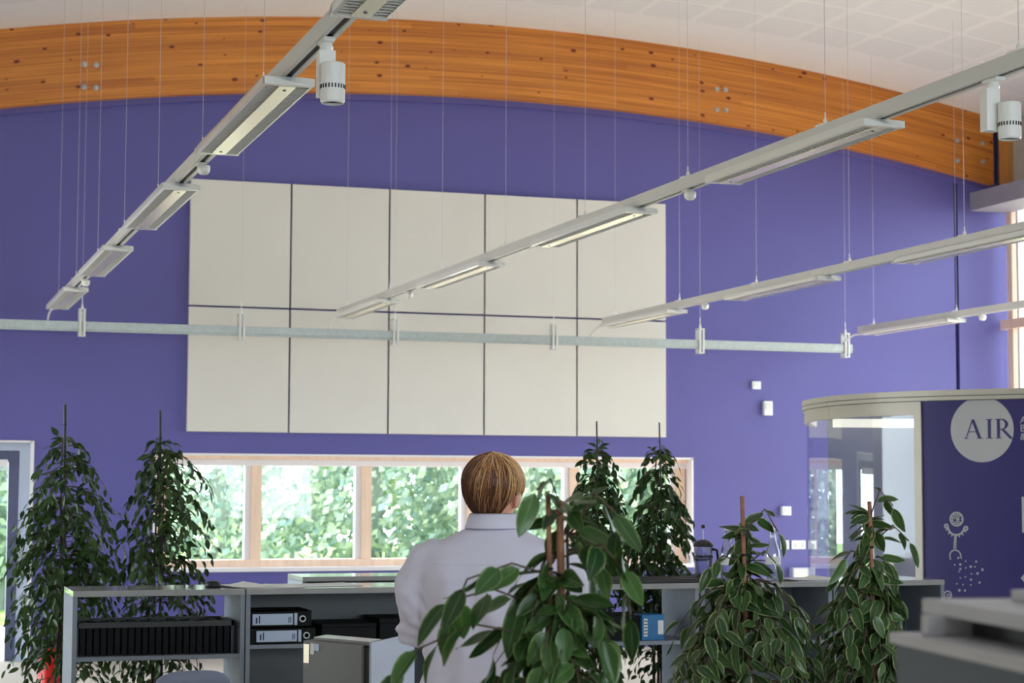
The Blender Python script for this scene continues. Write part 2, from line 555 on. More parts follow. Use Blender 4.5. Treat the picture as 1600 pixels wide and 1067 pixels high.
# arched glulam beam
mb = MB()
n = 90
BY0, BY1 = 17.42, 17.555
vs = []
for i in range(n + 1):
    X = XL + .02 + (XR - .15 - XL) * i / n
    zb = arch(X, 5.295, 0.01835); zt = arch(X)
    vs += [(X, BY0, zb), (X, BY0, zt), (X, BY1, zt), (X, BY1, zb)]
fs = []
for i in range(n):
    a = i * 4; b = a + 4
    for k in range(4):
        fs.append((a + k, b + k, b + (k + 1) % 4, a + (k + 1) % 4))
fs += [(0, 1, 2, 3), (n * 4 + 3, n * 4 + 2, n * 4 + 1, n * 4)]
beam = mb.add(vs, fs).build('roof_beam', M['beam'])
tag(beam, 'broad curved orange timber beam arching under the white ceiling', 'beam')
uvl = beam.data.uv_layers.new(name='UVMap')
for lp in beam.data.loops:
    c = beam.data.vertices[lp.vertex_index].co
    uvl.data[lp.index].uv = (c.x, c.z - arch(c.x, 5.295, 0.01835) + (c.y - BY0))
bolt_me = None
for (X, Z) in [(1.664, 5.29), (1.768, 5.292), (1.664, 5.087), (1.768, 5.087), (7.812, 5.49), (7.908, 5.49), (7.81, 5.285), (7.907, 5.287), (10.522, 5.14), (10.522, 4.93), (10.82, 4.935), (10.82, 5.13)]:
    if bolt_me is None:
        b = MB().lathe([(0.0, .0), (.024, .0), (.024, .006), (.012, .008), (.012, .018), (0.0, .018)], 12)
        b.xf(Matrix.Rotation(PI / 2, 4, 'X'))
        o = b.build('bolt', M['galv'], beam)
        bolt_me = o.data
    else:
        o = bpy.data.objects.new('bolt', bolt_me); COL.objects.link(o); o.parent = beam
    o.location = (X * 1.0128, BY0, 1.55 + (Z - 1.55) * 1.0128)

# far window
w1 = structure(MB().box(WX0, WX1, WY + .19, WY + .2, WZ0, WZ1).build('window_1', M['glass']))
mull = [2.47, 3.335, 4.385, 5.425, 6.475, 7.60]
fy0, fy1 = WY + .13, WY + .25
for X in mull:
    MB().box(X - .03, X + .07, fy0, fy1, WZ0, WZ1, .004).build('mullion', M['pine'], w1)
    MB().box(X - .085, X - .03, fy0 + .02, fy1 - .02, WZ0, WZ1, .004).build('mullion', M['white_frame'], w1)
MB().box(WX0, WX1, fy0 - .01, fy1, 1.742, 1.80, .004).build('head_rail', M['white_frame'], w1)
MB().box(WX0, WX1, fy0 - .06, fy1, 1.80, WZ1, .003).build('head_board', M['pine'], w1)
MB().box(WX0, WX1, fy0 - .01, fy1, WZ0, .875, .004).build('bottom_rail', M['pine'], w1)
MB().box(WX0 - .02, WX1 + .02, WY - .03, fy0, WZ0 - .03, WZ0 + .008, .003).build('window_sill', M['white_frame'], w1)
# thin white lining round the opening
MB().box(WX0 - .015, WX1 + .015, WY - .012, WY + .13, WZ1 - .012, WZ1 + .008).build('lining', M['white_frame'], w1)
MB().box(WX1 - .008, WX1 + .012, WY - .012, WY + .13, WZ0, WZ1).build('lining', M['white_frame'], w1)
MB().box(WX0 - .012, WX0 + .008, WY - .012, WY + .13, WZ0, WZ1).build('lining', M['white_frame'], w1)

# glazed door at the left
d1 = structure(MB().box(DX0, DX1, WY + .17, WY + .18, 0, DZ).build('door_1', M['glass']))
MB().box(DX1 - .10, DX1, WY + .06, WY + .2, 0, DZ).build('door_jamb', M['box_light'], d1)
MB().box(DX1 - .19, DX1 - .10, WY + .12, WY + .22, 0, DZ - .05, .004).build('door_frame', M['door_frame'], d1)
MB().box(DX0, DX1 - .19, WY + .12, WY + .22, DZ - .17, DZ - .07, .004).build('door_frame', M['door_frame'], d1)
MB().box(DX0, DX1 - .10, WY + .06, WY + .2, DZ - .07, DZ).build('door_head', M['box_light'], d1)
MB().box(DX0, DX1 - .2, WY + .09, WY + .12, DZ - .22, DZ - .15).build('blind_roll', M['white_frame'], d1)
MB().box(DX1 - .01, DX1 + .018, WY - .014, WY + .06, 0, DZ + .018).box(DX0, DX1, WY - .014, WY + .06, DZ, DZ + .018).build('architrave', M['white_frame'], d1)

# ------------------------------------------------------------------ outside
def out_tree(px, Y, h, r, seed, label, nleaf=5200, big=1.0):
    rnd = random.Random(seed)
    X = px * 1.16
    Y = Y + 4.0
    root = empty('garden_tree', (X, Y, 0), label, 'tree', 'trees beyond the far window')
    MB().tube([(0, 0, -.3), (.05, 0, h * .3), (-.05, .1, h * .6), (0, 0, h * .8)], [.16, .12, .08, .03], 8).build('trunk', M['bark'], root)
    bm = MB()
    vs = []; fs = []
    for i in range(nleaf):
        a = rnd.uniform(0, 2 * PI); u = rnd.uniform(-1, 1)
        rr = rnd.uniform(.45, 1) ** .5
        s = math.sqrt(1 - u * u)
        lob = 1 + .3 * noise.noise(Vector((s * math.cos(a) * 2 + seed, s * math.sin(a) * 2, u * 2)))
        c = Vector((s * math.cos(a) * r * rr * lob, s * math.sin(a) * r * rr * .7 * lob, h * .5 + u * h * .5 * rr * lob))
        if c.z < -.1: continue
        q = Vector((rnd.gauss(0, 1), rnd.gauss(0, 1), rnd.gauss(0, 1))).normalized()
        t = q.orthogonal().normalized(); b = q.cross(t)
        L = rnd.uniform(.05, .11) * big; W = L * .55
        k = len(vs)
        vs += [c - t * L, c + b * W, c + t * L, c - b * W]
        fs.append((k, k + 1, k + 2, k + 3))
    bm.add(vs, fs)
    o = bm.build('foliage', M['tree_leaf'], root)
    o['kind'] = 'stuff'
    ul = o.data.uv_layers.new(name='UVMap')
    for d in ul.data: d.uv = (0.2, 0.5)
structure(MB().box(-30, 45, 26, 60, -.5, -.3).build('lawn', M['grass']))
structure(MB().box(-30, 45, WY + .3, 26, -.5, -.28).build('bounce_terrace', M['paving']))  # unseen pale paving added to brighten the reflections in the luminaires
structure(MB().box(XR + .3, 45, -20, WY + .3, -.5, -.1).build('bounce_patio', M['paving']))  # unseen pale ground added to bounce sun up onto ceiling and luminaires
structure(MB().box(-30, XL - .3, -20, WY + .3, -.5, -.1).build('side_path', M['paving']))
tl = ['garden tree filling the leftmost pane of the far window', 'garden tree with yellow green leaves behind the second pane', 'garden tree behind the pane just left of the standing person',
      'garden tree beyond the window right behind the head of the person', 'garden tree beyond the window right of the person', 'garden tree seen through the tall stakes of the right plants']
for i, (x, Y, h, r) in enumerate([(4.0, 23.5, 4.2, 1.9), (6.2, 24.5, 4.8, 1.9), (8.0, 23.6, 4.4, 1.7), (9.6, 25.2, 4.8, 1.9), (11.2, 24.5, 4.2, 1.8), (12.9, 25.0, 4.6, 2.0)]):
    out_tree(x, Y, h, r, 11 + i, tl[i])
for i, (x, Y, h, r) in enumerate([(1.6, 26, 4.6, 2.0), (5.1, 28, 5.6, 2.4), (8.8, 28.5, 5.4, 2.4), (12.4, 29, 5.6, 2.6), (15.5, 28, 5.0, 2.4)]):
    out_tree(x, Y, h, r, 31 + i, ['garden tree outside the glazed door at the left', 'taller garden tree in the second rank behind the leftmost panes', 'taller garden tree in the second rank behind the middle panes', 'taller garden tree in the second rank behind the right panes', 'garden tree furthest right beyond the window'][i], 9000, 1.25)

# ------------------------------------------------------------------ ten white panels
PX0, PW, PZ0, PZ1, PZm = 2.666, 0.9456, 2.038, 4.373, 3.195
pos = ['leftmost', 'second from the left', 'middle', 'second from the right', 'rightmost']
for r_, (z0, z1) in enumerate([(PZm, PZ1), (PZ0, PZm)]):
    for i in range(5):
        x0 = PX0 + PW * i; x1 = x0 + PW
        o = MB().box(x0 + .009, x1 - .009, 17.50, WY - .002, z0 + .009, z1 - .009, .004).build('wall_panel', M['panel'])
        tag(o, 'off-white acoustic panel on the purple wall, %s of the %s row' % (pos[i], 'upper' if r_ == 0 else 'lower'), 'wall panel', 'acoustic panels on the purple wall')

# wall devices
def dev(name, px0, px1, py0, py1, dep, m, label, cat, extra=None):
    a = at_y(px0, py1, WY); b = at_y(px1, py0, WY)
    root = MB().box(a.x, b.x, WY - dep, WY - .001, a.z, b.z, .004).build(name, m)
    tag(root, label, cat)
    return root, a, b
r_, a, b = dev('wall_sensor', 1174, 1187, 596, 608, .03, M['socket'], 'small square white sensor box high on the purple wall', 'sensor')
MB().box(a.x + .02, b.x - .02, WY - .036, WY - .028, a.z + .02, b.z - .02).build('cover', M['white_frame'], r_)
r_, a, b = dev('wall_thermostat', 1191, 1204, 627, 649, .05, M['socket'], 'upright white wall unit just below the square sensor', 'thermostat')
MB().box(a.x + .015, b.x - .015, WY - .056, WY - .048, a.z + .06, b.z - .02).build('grille', M['grey_metal'], r_)
r_, a, b = dev('wall_switch', 1219, 1233, 791, 805, .05, M['socket'], 'white square switch box on the purple wall above the sockets', 'switch')
MB().box(a.x + .025, b.x - .025, WY - .058, WY - .048, a.z + .02, b.z - .02).build('rocker', M['white_frame'], r_)
for (p0, p1, lb, n) in [(1219, 1232, 'single white socket plate, leftmost in the row beside the pod', 1), (1236, 1258, 'double white socket plate in the row beside the glass pod', 2), (1262, 1275, 'white socket plate half hidden behind the glass pod edge', 1)]:
    r_, a, b = dev('wall_socket', p0, p1, 844, 858, .014, M['socket'], lb, 'socket')
    for k in range(n):
        cx = a.x + (b.x - a.x) * (k + .5) / n
        cz = (a.z + b.z) / 2
        MB().box(cx - .012, cx - .006, WY - .016, WY - .012, cz - .02, cz - .008).box(cx + .006, cx + .012, WY - .016, WY - .012, cz - .02, cz - .008).box(cx - .003, cx + .003, WY - .016, WY - .012, cz + .002, cz + .014).build('pin_holes', M['black'], r_)
r_, a, b = dev('wall_box', 1233, 1268, 886, 912, .08, M['box_light'], 'pale grey blue box low on the wall beside the glass pod', 'box')
MB().box(a.x + .01, b.x - .01, WY - .086, WY - .078, a.z + .01, b.z - .01).build('lid', M['grey_metal'], r_)

# ------------------------------------------------------------------ cable trunking below the lighting tracks
BY = 17.0
tr = empty('cable_trunking', (5, BY, 2.94), 'long horizontal grey metal trunking hung across the purple wall', 'trunking')
MB().box(-2.4 - 5, 9.165 - 5, -.03, .03, -.035, .035, .003).box(-7.4, 4.165, -.02, .02, -.05, -.035).build('rail', M['galv'], tr)
hx = [0.2, 1.669, 3.066, 4.484, 6.03, 7.531, 9.10]
for i, X in enumerate(hx):
    z0 = -.085; z1 = .135
    b_ = MB().box(X - 5 - .028, X - 5 - .008, -.045, -.034, z0, z1, .002).box(X - 5 + .008, X - 5 + .028, -.045, -.034, z0, z1, .002)
    b_.box(X - 5 - .03, X - 5 + .03, -.045, .045, z1, z1 + .012).box(X - 5 - .03, X - 5 + .03, .034, .045, z0, z1).box(X - 5 - .03, X - 5 + .03, -.045, .045, z0 - .01, z0)
    b_.build('hanger_bracket', M['grey_metal'], tr)
    MB().lathe([(.012, 0), (.012, .02), (.004, .05), (.004, .11), (0, .11)], 8, (X - 5, 0, z1 + .01)).build('wire_clip', M['light_metal'], tr)
    MB().tube([(X - 5, 0, z1 + .02), (X - 5, 0, arch(X) - 2.94)], .0012, 5).build('hanging_wire', M['wire'], tr)

# ------------------------------------------------------------------ lighting tracks
TX = [1.418, 3.90, 6.435, 9.115]
ZL0, ZL1, ZT1 = 3.035, 3.07, 3.13
names = ['first lighting track from the left, running steeply up to the top edge', 'second lighting track from the left, crossing in front of the white panels', 'third lighting track from the left, ending over the rightmost panel', 'rightmost short lighting track ending at the tip of the trunking']
for i, X in enumerate(TX):
    y0, y1 = -1.0, 16.72
    t = empty('lighting_track', (X, y1, ZT1), 'grey suspended ' + names[i], 'lighting track', 'parallel lighting tracks')
    L0 = y0 - y1
    h = ZT1 - ZL1
    prof = [(-.03, 0), (.03, 0), (.03, -h), (.012, -h), (.012, -h + .018), (-.012, -h + .018), (-.012, -h), (-.03, -h)]
    n = len(prof)
    MB().add([(x, L0, z) for x, z in prof] + [(x, 0, z) for x, z in prof], [tuple(range(n)), tuple(range(2 * n - 1, n - 1, -1))] + [(k, k + n, (k + 1) % n + n, (k + 1) % n) for k in range(n)]).build('rail', M['grey_metal'], t)
    MB().box(-.011, .011, L0 + .01, -.01, -h + .006, -h + .0175).build('track_slot', M['slot'], t)
    ys = [5.95 + 1.5 * k for k in range(8)]
    if i > 1: ys = [y for y in ys if y > 8]
    for y in ys:
        MB().box(-.034, .034, y - y1 - .03, y - y1 + .03, -.004, .006, .002).lathe([(.010, 0), (.010, .02), (.0035, .03), (.0035, .055), (0, .055)], 8, (0, y - y1, .005)).build('wire_clip', M['light_metal'], t)
        MB().tube([(0, y - y1, .02), (0, y - y1, arch(X) - ZT1)], .0012, 5).build('hanging_wire', M['wire'], t)
    # feed cord curling down onto the trunking
    MB().tube([(0, -.01, -.07), (-.03, .08, -.075), (-.04, .2, -.11), (-.04, .28, -.15)], .009, 8).build('feed_cord', M['light_metal'], t)

def luminaire(label):
    root = empty('track_luminaire', (0, 0, 0), label, 'luminaire', 'flat luminaires under the lighting tracks')
    W, L, H = .094, 1.6, ZL1 - ZL0
    # housing: an open tray with sloped ends
    b = MB()
    b.box(-W, W, 0.03, L - .03, H - .006, H)
    for s in (-1, 1):
        b.add([(s * W, 0.0, .004), (s * W, L, .004), (s * (W - .012), L, 0), (s * (W - .012), 0, 0), (s * W, .03, H), (s * W, L - .03, H), (s * (W - .008), L - .03, H), (s * (W - .008), .03, H)],
              [(0, 1, 2, 3), (4, 7, 6, 5), (0, 4, 5, 1), (3, 2, 6, 7), (0, 3, 7, 4), (1, 5, 6, 2)])
    b.build('housing', M['light_metal'], root)
    for y in (0, L):
        s = 1 if y == 0 else -1
        MB().add([(-W, y, 0), (W, y, 0), (W, y, .028), (W - .04, y + s * .035, H + .003), (-W + .04, y + s * .035, H + .003), (-W, y, .028),
                  (-W, y + s * .03, 0), (W, y + s * .03, 0), (W, y + s * .05, H), (-W, y + s * .05, H)],
                 [(0, 1, 2, 3, 4, 5), (0, 6, 7, 1), (1, 7, 8, 2), (2, 8, 3), (3, 8, 9, 4), (4, 9, 5), (5, 9, 6, 0), (6, 9, 8, 7)]).build('end_cap', M['light_metal'], root)
    c = MB().box(-.032, .032, .03, L - .03, -.002, .01, .002)
    c.build('centre_panel', M['cream'], root)
    sc = MB()
    for y in (.1, L - .1): sc.lathe([(0, -.004), (.007, -.004), (.007, 0)], 10, (0, y, 0))
    sc.build('screw', M['cab_dark'], root)
    for s in (-1, 1):
        lv = MB()
        n = 44
        for k in range(n):
            y = .04 + (L - .08) * k / (n - 1)
            x0, x1 = sorted((s * .033, s * .086))
            lv.box(x0, x1, y - .004, y + .002, .001, .016)
        o = lv.build('louvre', M['grey_metal'], root)
        o['kind'] = 'stuff'
        MB().box(*sorted((s * .033, s * .086)), .03, L - .03, .020, .024).build('reflector', M['reflector'], root)
    return root
lum0 = None
lname = {0: 'the leftmost track', 1: 'the second track from the left', 2: 'the third track from the left', 3: 'the rightmost track'}
lists = {0: [(4.27, 'at the top edge of the picture'), (6.93, 'the large one beside the spotlight'), (9.59, 'third from the top'), (12.24, 'fourth from the top'), (14.95, 'lowest and furthest, by the trunking'),],
         1: [(6.93, 'largest, nearest'), (9.58, 'before the upper white panels'), (12.24, 'over the middle panels'), (14.97, 'ending beside the trunking')],
         2: [(9.60, 'cut by the right edge'), (12.25, 'the middle one'), (15.0, 'furthest, at the panel corner')],
         3: [(14.95, 'next to the trunking tip')]}
for k, lst in lists.items():
    for y, lb in lst:
        label = 'louvred light below %s, %s' % (lname[k].replace('the ', '', 1), lb)
        if lum0 is None: lum0 = luminaire(label); o = lum0
        else: o = copy_tree(lum0)
        o.location = (TX[k], y, ZL0)
        o['label'] = label

def track_sensor(X, y, label):
    root = empty('track_sensor', (X, y, ZL1), label, 'sensor', 'round sensors plugged into the tracks')
    MB().box(-.02, .02, -.035, .035, -.012, .0, .003).build('adapter', M['grey_metal'], root)
    MB().lathe([(0, -.055), (.018, -.053), (.028, -.042), (.031, -.03), (.031, -.012), (0, -.012)], 16, (.012, 0, 0)).build('sensor_head', M['light_metal'], root, smooth=True)
track_sensor(TX[0], 8.98, 'round white sensor on the leftmost track between the two large lights')
track_sensor(TX[0], 14.35, 'round white sensor on the leftmost track just above its lowest light')
track_sensor(TX[1], 8.95, 'round white sensor under the second track, right of the white panels')
track_sensor(TX[1], 14.4, 'small round sensor under the second track before the middle panel')
track_sensor(TX[2], 14.45, 'round white sensor under the third track over the trunking bracket')
track_sensor(TX[3], 14.55, 'round white sensor under the rightmost track near the wooden window')

def spotlight(X, y, label, bx, cx, top=.0):
    root = empty('track_spotlight', (X, y, ZL1), label, 'spotlight', 'cylindrical spotlights')
    lat = cR.copy(); lat.z = 0; lat.normalize()
    rz = math.atan2(lat.y, lat.x)
    root.rotation_euler = (0, 0, 0)
    MB().box(-.02, .02, -.05, .05, -.015, 0, .003).lathe([(.02, -.045), (.024, -.03), (.02, -.015)], 14).build('adapter', M['light_metal'], root)
    MB().box(bx - .029, bx + .029, -.02, .03, -.20, -.04, .004).build('driver_box', M['light_metal'], root)
    c = MB().lathe([(0, -.215), (.034, -.215), (.034, -.245), (.038, -.245), (.042, -.238), (.042, -.112), (.038, -.108), (0, -.108)], 32, (cx, -.05, top))
    c.build('lamp_head', M['light_metal'], root, smooth=False)
    MB().lathe([(.0, -.2165), (.0335, -.2165), (.0335, -.236), (.026, -.236), (.020, -.226), (0.0, -.222)], 24, (cx, -.05, top)).build('lens', M['black'], root)
    v = MB()
    for k in range(24):
        a = 2 * PI * k / 24
        q = MB().box(-.0022, .0022, -.001, .001, -.007, .007)
        q.xf(Matrix.Translation((cx + math.cos(a) * .0425, -.05 + math.sin(a) * .0425, -.190 + top)) @ Matrix.Rotation(a + PI / 2, 4, 'Z'))
        v.add(q.v, q.f)
    v.build('vent_slots', M['slot'], root)
spotlight(TX[0], 6.32, 'white cylindrical spotlight on the leftmost track, before the wooden beam', .0, .012, .015)
spotlight(TX[1], 6.12, 'white cylindrical spotlight on the second track by the right edge', -.012, .035, .01)

# ------------------------------------------------------------------ glass pod on the right
pod_lat = [(2.40, 15.4), (2.25, 14.7), (2.192, 14.17), (2.256, 13.56), (2.332, 13.32), (2.492, 13.0), (2.710, 12.76), (2.936, 12.58), (3.294, 12.35), (3.75, 12.2), (4.3, 12.3), (4.8, 12.8), (5.0, 13.4), (5.0, 14.6), (4.6, 15.4)]
podw = [Vector((cR.x * l + cF.x * d, cR.y * l + cF.y * d)) for l, d in pod_lat]
def catmull(P, n=8):
    out = []
    for i in range(len(P) - 1):
        p0 = P[max(i - 1, 0)]; p1 = P[i]; p2 = P[i + 1]; p3 = P[min(i + 2, len(P) - 1)]
        for k in range(n):
            t = k / n
            out.append(0.5 * ((2 * p1) + (p2 - p0) * t + (2 * p0 - 5 * p1 + 4 * p2 - p3) * t * t + (3 * p1 - p0 - 3 * p2 + p3) * t ** 3))
    out.append(P[-1])
    return out
PC = catmull(podw)
cum = [0]
for a, b in zip(PC, PC[1:]): cum.append(cum[-1] + (b - a).length)
def pod_at(s):
    for i in range(len(cum) - 1):
        if cum[i + 1] >= s:
            t = (s - cum[i]) / (cum[i + 1] - cum[i])
            p = PC[i].lerp(PC[i + 1], t)
            d = (PC[i + 1] - PC[i]).normalized()
            return p, Vector((d.y, -d.x))      # outward normal (towards the viewer)
    d = (PC[-1] - PC[-2]).normalized()
    return PC[-1], Vector((d.y, -d.x))
def pod_inv(px, py):
    r = ray(px, py)
    best = None
    for i in range(len(PC) - 1):
        a, b = PC[i], PC[i + 1]
        e = b - a
        den = r.x * e.y - r.y * e.x
        if abs(den) < 1e-9: continue
        t = (a.x * e.y - a.y * e.x) / den
        u = (a.x * r.y - a.y * r.x) / den
        if -1e-6 <= u <= 1 + 1e-6 and t > 0 and (best is None or t < best[0]):
            best = (t, cum[i] + u * e.length)
    return best[1], CAM.z + r.z * best[0]
def ribbon(s0, s1, z0, z1, o0, o1, n=24):
    mb = MB(); vs = []; fs = []
    for i in range(n + 1):
        p, nn = pod_at(s0 + (s1 - s0) * i / n)
        for o, z in ((o0, z0), (o1, z0), (o1, z1), (o0, z1)):
            vs.append((p.x + nn.x * o, p.y + nn.y * o, z))
    for i in range(n):
        a = i * 4; b = a + 4
        for k in range(4): fs.append((a + k, a + (k + 1) % 4, b + (k + 1) % 4, b + k))
    fs += [(3, 2, 1, 0), (n * 4, n * 4 + 1, n * 4 + 2, n * 4 + 3)]
    return mb.add(vs, fs)
sP0, _ = pod_inv(1430, 700); sP1, _ = pod_inv(1441, 700); sJ, _ = pod_inv(1299, 640)
sEnd = cum[-1]
# move the object origin to the pod's base
pod = empty('office_pod', (podw[5].x, podw[5].y, 0), 'rounded glass and purple meeting pod with a round AIR emblem', 'meeting pod')
OFF = Matrix.Translation((-podw[5].x, -podw[5].y, 0))
def pb(mb, name, m, parent=None, **k):
    mb.xf(OFF)
    return mb.build(name, m, parent or pod, **k)
pb(ribbon(0, sJ - .004, 2.131, 2.197, -.05, .03), 'top_rail', M['pod_frame'])
pb(ribbon(sJ + .004, sEnd, 2.131, 2.197, -.05, .03, 60), 'top_rail', M['pod_frame'])
pb(ribbon(0, sEnd, 2.154, 2.160, .02, .033, 60), 'rail_groove', M['cab_dark'])
pb(ribbon(0, sJ - .004, 2.04, 2.126, -.04, .015), 'glass_rail', M['pod_frame'])
pb(ribbon(sJ + .004, sP1, 2.04, 2.126, -.04, .015), 'glass_rail', M['pod_frame'])
pb(ribbon(0, sEnd, 2.126, 2.131, -.04, .01, 60), 'shadow_gap', M['cab_dark'])
pb(ribbon(sP0, sP1, 0, 2.126, -.04, .015, 3), 'post', M['pod_frame'])
pb(ribbon(0, sP0, 0.08, 2.04, -.012, -.002, 30), 'glass_pane', M['podglass'])
pb(ribbon(0, sEnd, 0, .08, -.04, .015, 60), 'base_rail', M['pod_frame'])
sQ = cum[9 * 8]
MQ = pb(ribbon(sQ, sEnd, .08, 2.131, -.012, -.002, 30), 'glass_pane', M['podglass'])
sign = pb(ribbon(sP1, sQ, .08, 2.131, -.03, .0, 50), 'sign_panel', M['pod_purple'])
# roof and interior
n = len(PC)
cen = sum((Vector((p.x, p.y)) for p in PC), Vector((0, 0))) / n
mb = MB().add([(p.x, p.y, 2.19) for p in PC] + [(p.x, p.y, 2.14) for p in PC], [tuple(range(n)), tuple(range(2 * n - 1, n - 1, -1))] + [(k, k + n, (k + 1) % n + n, (k + 1) % n) for k in range(n)])
pb(mb, 'pod_roof', M['pod_inner'])
M['strip'] = mat('lit_strip_lamp', S(240, 240, 215), 0.5)
M['strip'].node_tree.nodes['Principled BSDF'].inputs['Emission Color'].default_value = (1, .97, .82, 1)
M['strip'].node_tree.nodes['Principled BSDF'].inputs['Emission Strength'].default_value = 0.8
# inner partition set well behind the glass
def latd(l, d): return Vector((cR.x * l + cF.x * d, cR.y * l + cF.y * d))
def slab(p, q, z0, z1, th=.03):
    e = (q - p).normalized(); nn = Vector((-e.y, e.x)) * th
    vs = [(p.x, p.y, z0), (q.x, q.y, z0), ((q + nn).x, (q + nn).y, z0), ((p + nn).x, (p + nn).y, z0)]
    vs += [(x, y, z1) for x, y, _ in vs]
    return MB().add(vs, [(0, 3, 2, 1), (4, 5, 6, 7), (0, 1, 5, 4), (1, 2, 6, 5), (2, 3, 7, 6), (3, 0, 4, 7)])
pb(slab(latd(2.30, 14.0), latd(3.9, 14.15), 0, 2.14), 'inner_wall', M['pod_inner'])
pb(slab(latd(2.32, 13.85), latd(3.1, 13.9), 1.99, 2.05, .05), 'light_strip', M['strip'])
# lettering and emblem on the purple front, following its curve
def decal(polys, name, m, off=.004, th=.004, parent=None):
    """polys: closed outlines in (s,z); flat pieces laid on the panel"""
    mb = MB()
    for P, F in polys:
        k = len(P)
        vs = []
        for s, z in P:
            p, nn = pod_at(s)
            vs.append((p.x + nn.x * off, p.y + nn.y * off, z))
        mb.add(vs, F)
    mb.xf(OFF)
    return mb.build(name, m, parent or sign)
sc_, zc_ = pod_inv(1534, 671)
RD = 0.212
P = [(sc_, zc_)]; F = []
NR, NA = 5, 72
for i in range(1, NR + 1):
    for k in range(NA):
        a = 2 * PI * k / NA
        P.append((sc_ + RD * i / NR * math.cos(a), min(2.1305, zc_ + RD * i / NR * math.sin(a))))
for k in range(NA):
    F.append((0, 1 + k, 1 + (k + 1) % NA))
    for i in range(NR - 1):
        a = 1 + i * NA
        F.append((a + k, a + NA + k, a + NA + (k + 1) % NA, a + (k + 1) % NA))
decal([(P, F)], 'emblem_disc', M['pod_grey'], .003)
def stroke(x0, y0, x1, y1, w, flat=False):
    if flat:   # horizontal cut ends
        return [(x0 - w / 2, y0), (x0 + w / 2, y0), (x1 + w / 2, y1), (x1 - w / 2, y1)]
    d = Vector((x1 - x0, y1 - y0)).normalized(); n_ = Vector((-d.y, d.x)) * w / 2
    return [(x0 + n_.x, y0 + n_.y), (x0 - n_.x, y0 - n_.y), (x1 - n_.x, y1 - n_.y), (x1 + n_.x, y1 + n_.y)]
def arc_pts(cx, cy, rx, ry, a0, a1, w, n=14, w2=None):
    qs = []
    for i in range(n):
        q = []
        for a, r in ((i, 1), (i + 1, 1), (i + 1, 0), (i, 0)):
            t = math.radians(a0 + (a1 - a0) * a / n)
            ww = w * (0.45 + 0.55 * abs(math.cos(t))) if w2 is None else w
            q.append((cx + (rx - (0 if r else ww)) * math.cos(t), cy + (ry - (0 if r else ww * .7)) * math.sin(t)))
        qs.append(q)
    return qs
A = [stroke(.05, 0, .36, 1, .05, True), stroke(.66, 0, .36, 1, .13, True), stroke(.16, .36, .56, .36, .045),
     [(-.04, 0), (.17, 0), (.17, .035), (-.04, .035)], [(.53, 0), (.80, 0), (.80, .035), (.53, .035)]]
I = [[(.94, .0), (1.22, 0), (1.22, .035), (.94, .035)], [(.94, .965), (1.22, .965), (1.22, 1), (.94, 1)], stroke(1.08, 0, 1.08, 1, .12, True)]
R = [[(1.34, .0), (1.60, 0), (1.60, .035), (1.34, .035)], [(1.34, .965), (1.62, .965), (1.62, 1), (1.34, 1)], stroke(1.47, 0, 1.47, 1, .12, True),
     [(1.6, 1), (1.6, .955), (1.5, .955), (1.5, 1)], [(1.65, .49), (1.65, .445), (1.5, .445), (1.5, .49)], stroke(1.64, .47, 2.02, -.03, .14, True)] + arc_pts(1.60, .7225, .28, .2775, -90, 90, .12)
ha = 0.125
s0_, z0_ = pod_inv(1508, 685.5)
for nm, polys in (('letter_a', A), ('letter_i', I), ('letter_r', R)):
    decal([([(s0_ + x * ha * 1.24, z0_ + y * ha) for x, y in q], [tuple(range(len(q)))]) for q in polys], 'lettering', M['pod_purple'], .006)
# start of the small wording at the picture edge: A, B, &
def text_poly(ch, size):
    cu = bpy.data.curves.new('t', 'FONT'); cu.body = ch; cu.size = size
    o = bpy.data.objects.new('t', cu); COL.objects.link(o)
    dg = bpy.context.evaluated_depsgraph_get()
    me = bpy.data.meshes.new_from_object(o.evaluated_get(dg))
    r = ([(v.co.x, v.co.y) for v in me.vertices], [tuple(p.vertices) for p in me.polygons])
    bpy.data.objects.remove(o); bpy.data.curves.remove(cu); bpy.data.meshes.remove(me)
    return r
for ch, py in (('A', 661), ('B', 674), ('&', 687)):
    s_, z_ = pod_inv(1594, py)
    p_, f_ = text_poly(ch, .062)
    decal([([(s_ + x, z_ + y) for x, y in p_], f_)], 'lettering', M['pod_grey'], .004)
s_, z_ = pod_inv(1597.5, 832); _, z2 = pod_inv(1597.5, 776)
decal([([(s_, z_), (s_ + .24, z_), (s_ + .24, z2), (s_, z2)], [(0, 1, 2, 3)])], 'white_square', M['pod_grey'])
s_, z_ = pod_inv(1595, 903)
decal([([(s_, z_), (s_ + .035, z_ - .04), (s_ + .07, z_), (s_ + .035, z_ + .04)], [(0, 1, 2, 3)])], 'white_diamond', M['pod_grey'])
# line drawing of a small figure with confetti
k_ = 12.55 / FL
sd, zd = pod_inv(1495, 811)
polys = []
def ring(cx, cy, r, w, a0=0, a1=360, n=24):
    for i in range(n):
        t0 = math.radians(a0 + (a1 - a0) * i / n); t1 = math.radians(a0 + (a1 - a0) * (i + 1) / n)
        polys.append([(cx + r * math.cos(t0), cy + r * math.sin(t0)), (cx + r * math.cos(t1), cy + r * math.sin(t1)),
                      (cx + (r - w) * math.cos(t1), cy + (r - w) * math.sin(t1)), (cx + (r - w) * math.cos(t0), cy + (r - w) * math.sin(t0))])
ring(0, 0, 11.5, 2.6); ring(0, 0, 7.6, 1.6, 30, 330); ring(0, 0, 4.6, 1.5, -120, 180); ring(1, 0, 2, 1.6)
for a in range(0, 360, 40):
    t = math.radians(a); polys.append(stroke(7 * math.cos(t), 7 * math.sin(t), 10.5 * math.cos(t), 10.5 * math.sin(t), 1.2))
ring(-1, -11, 15, 3, 190, 350)
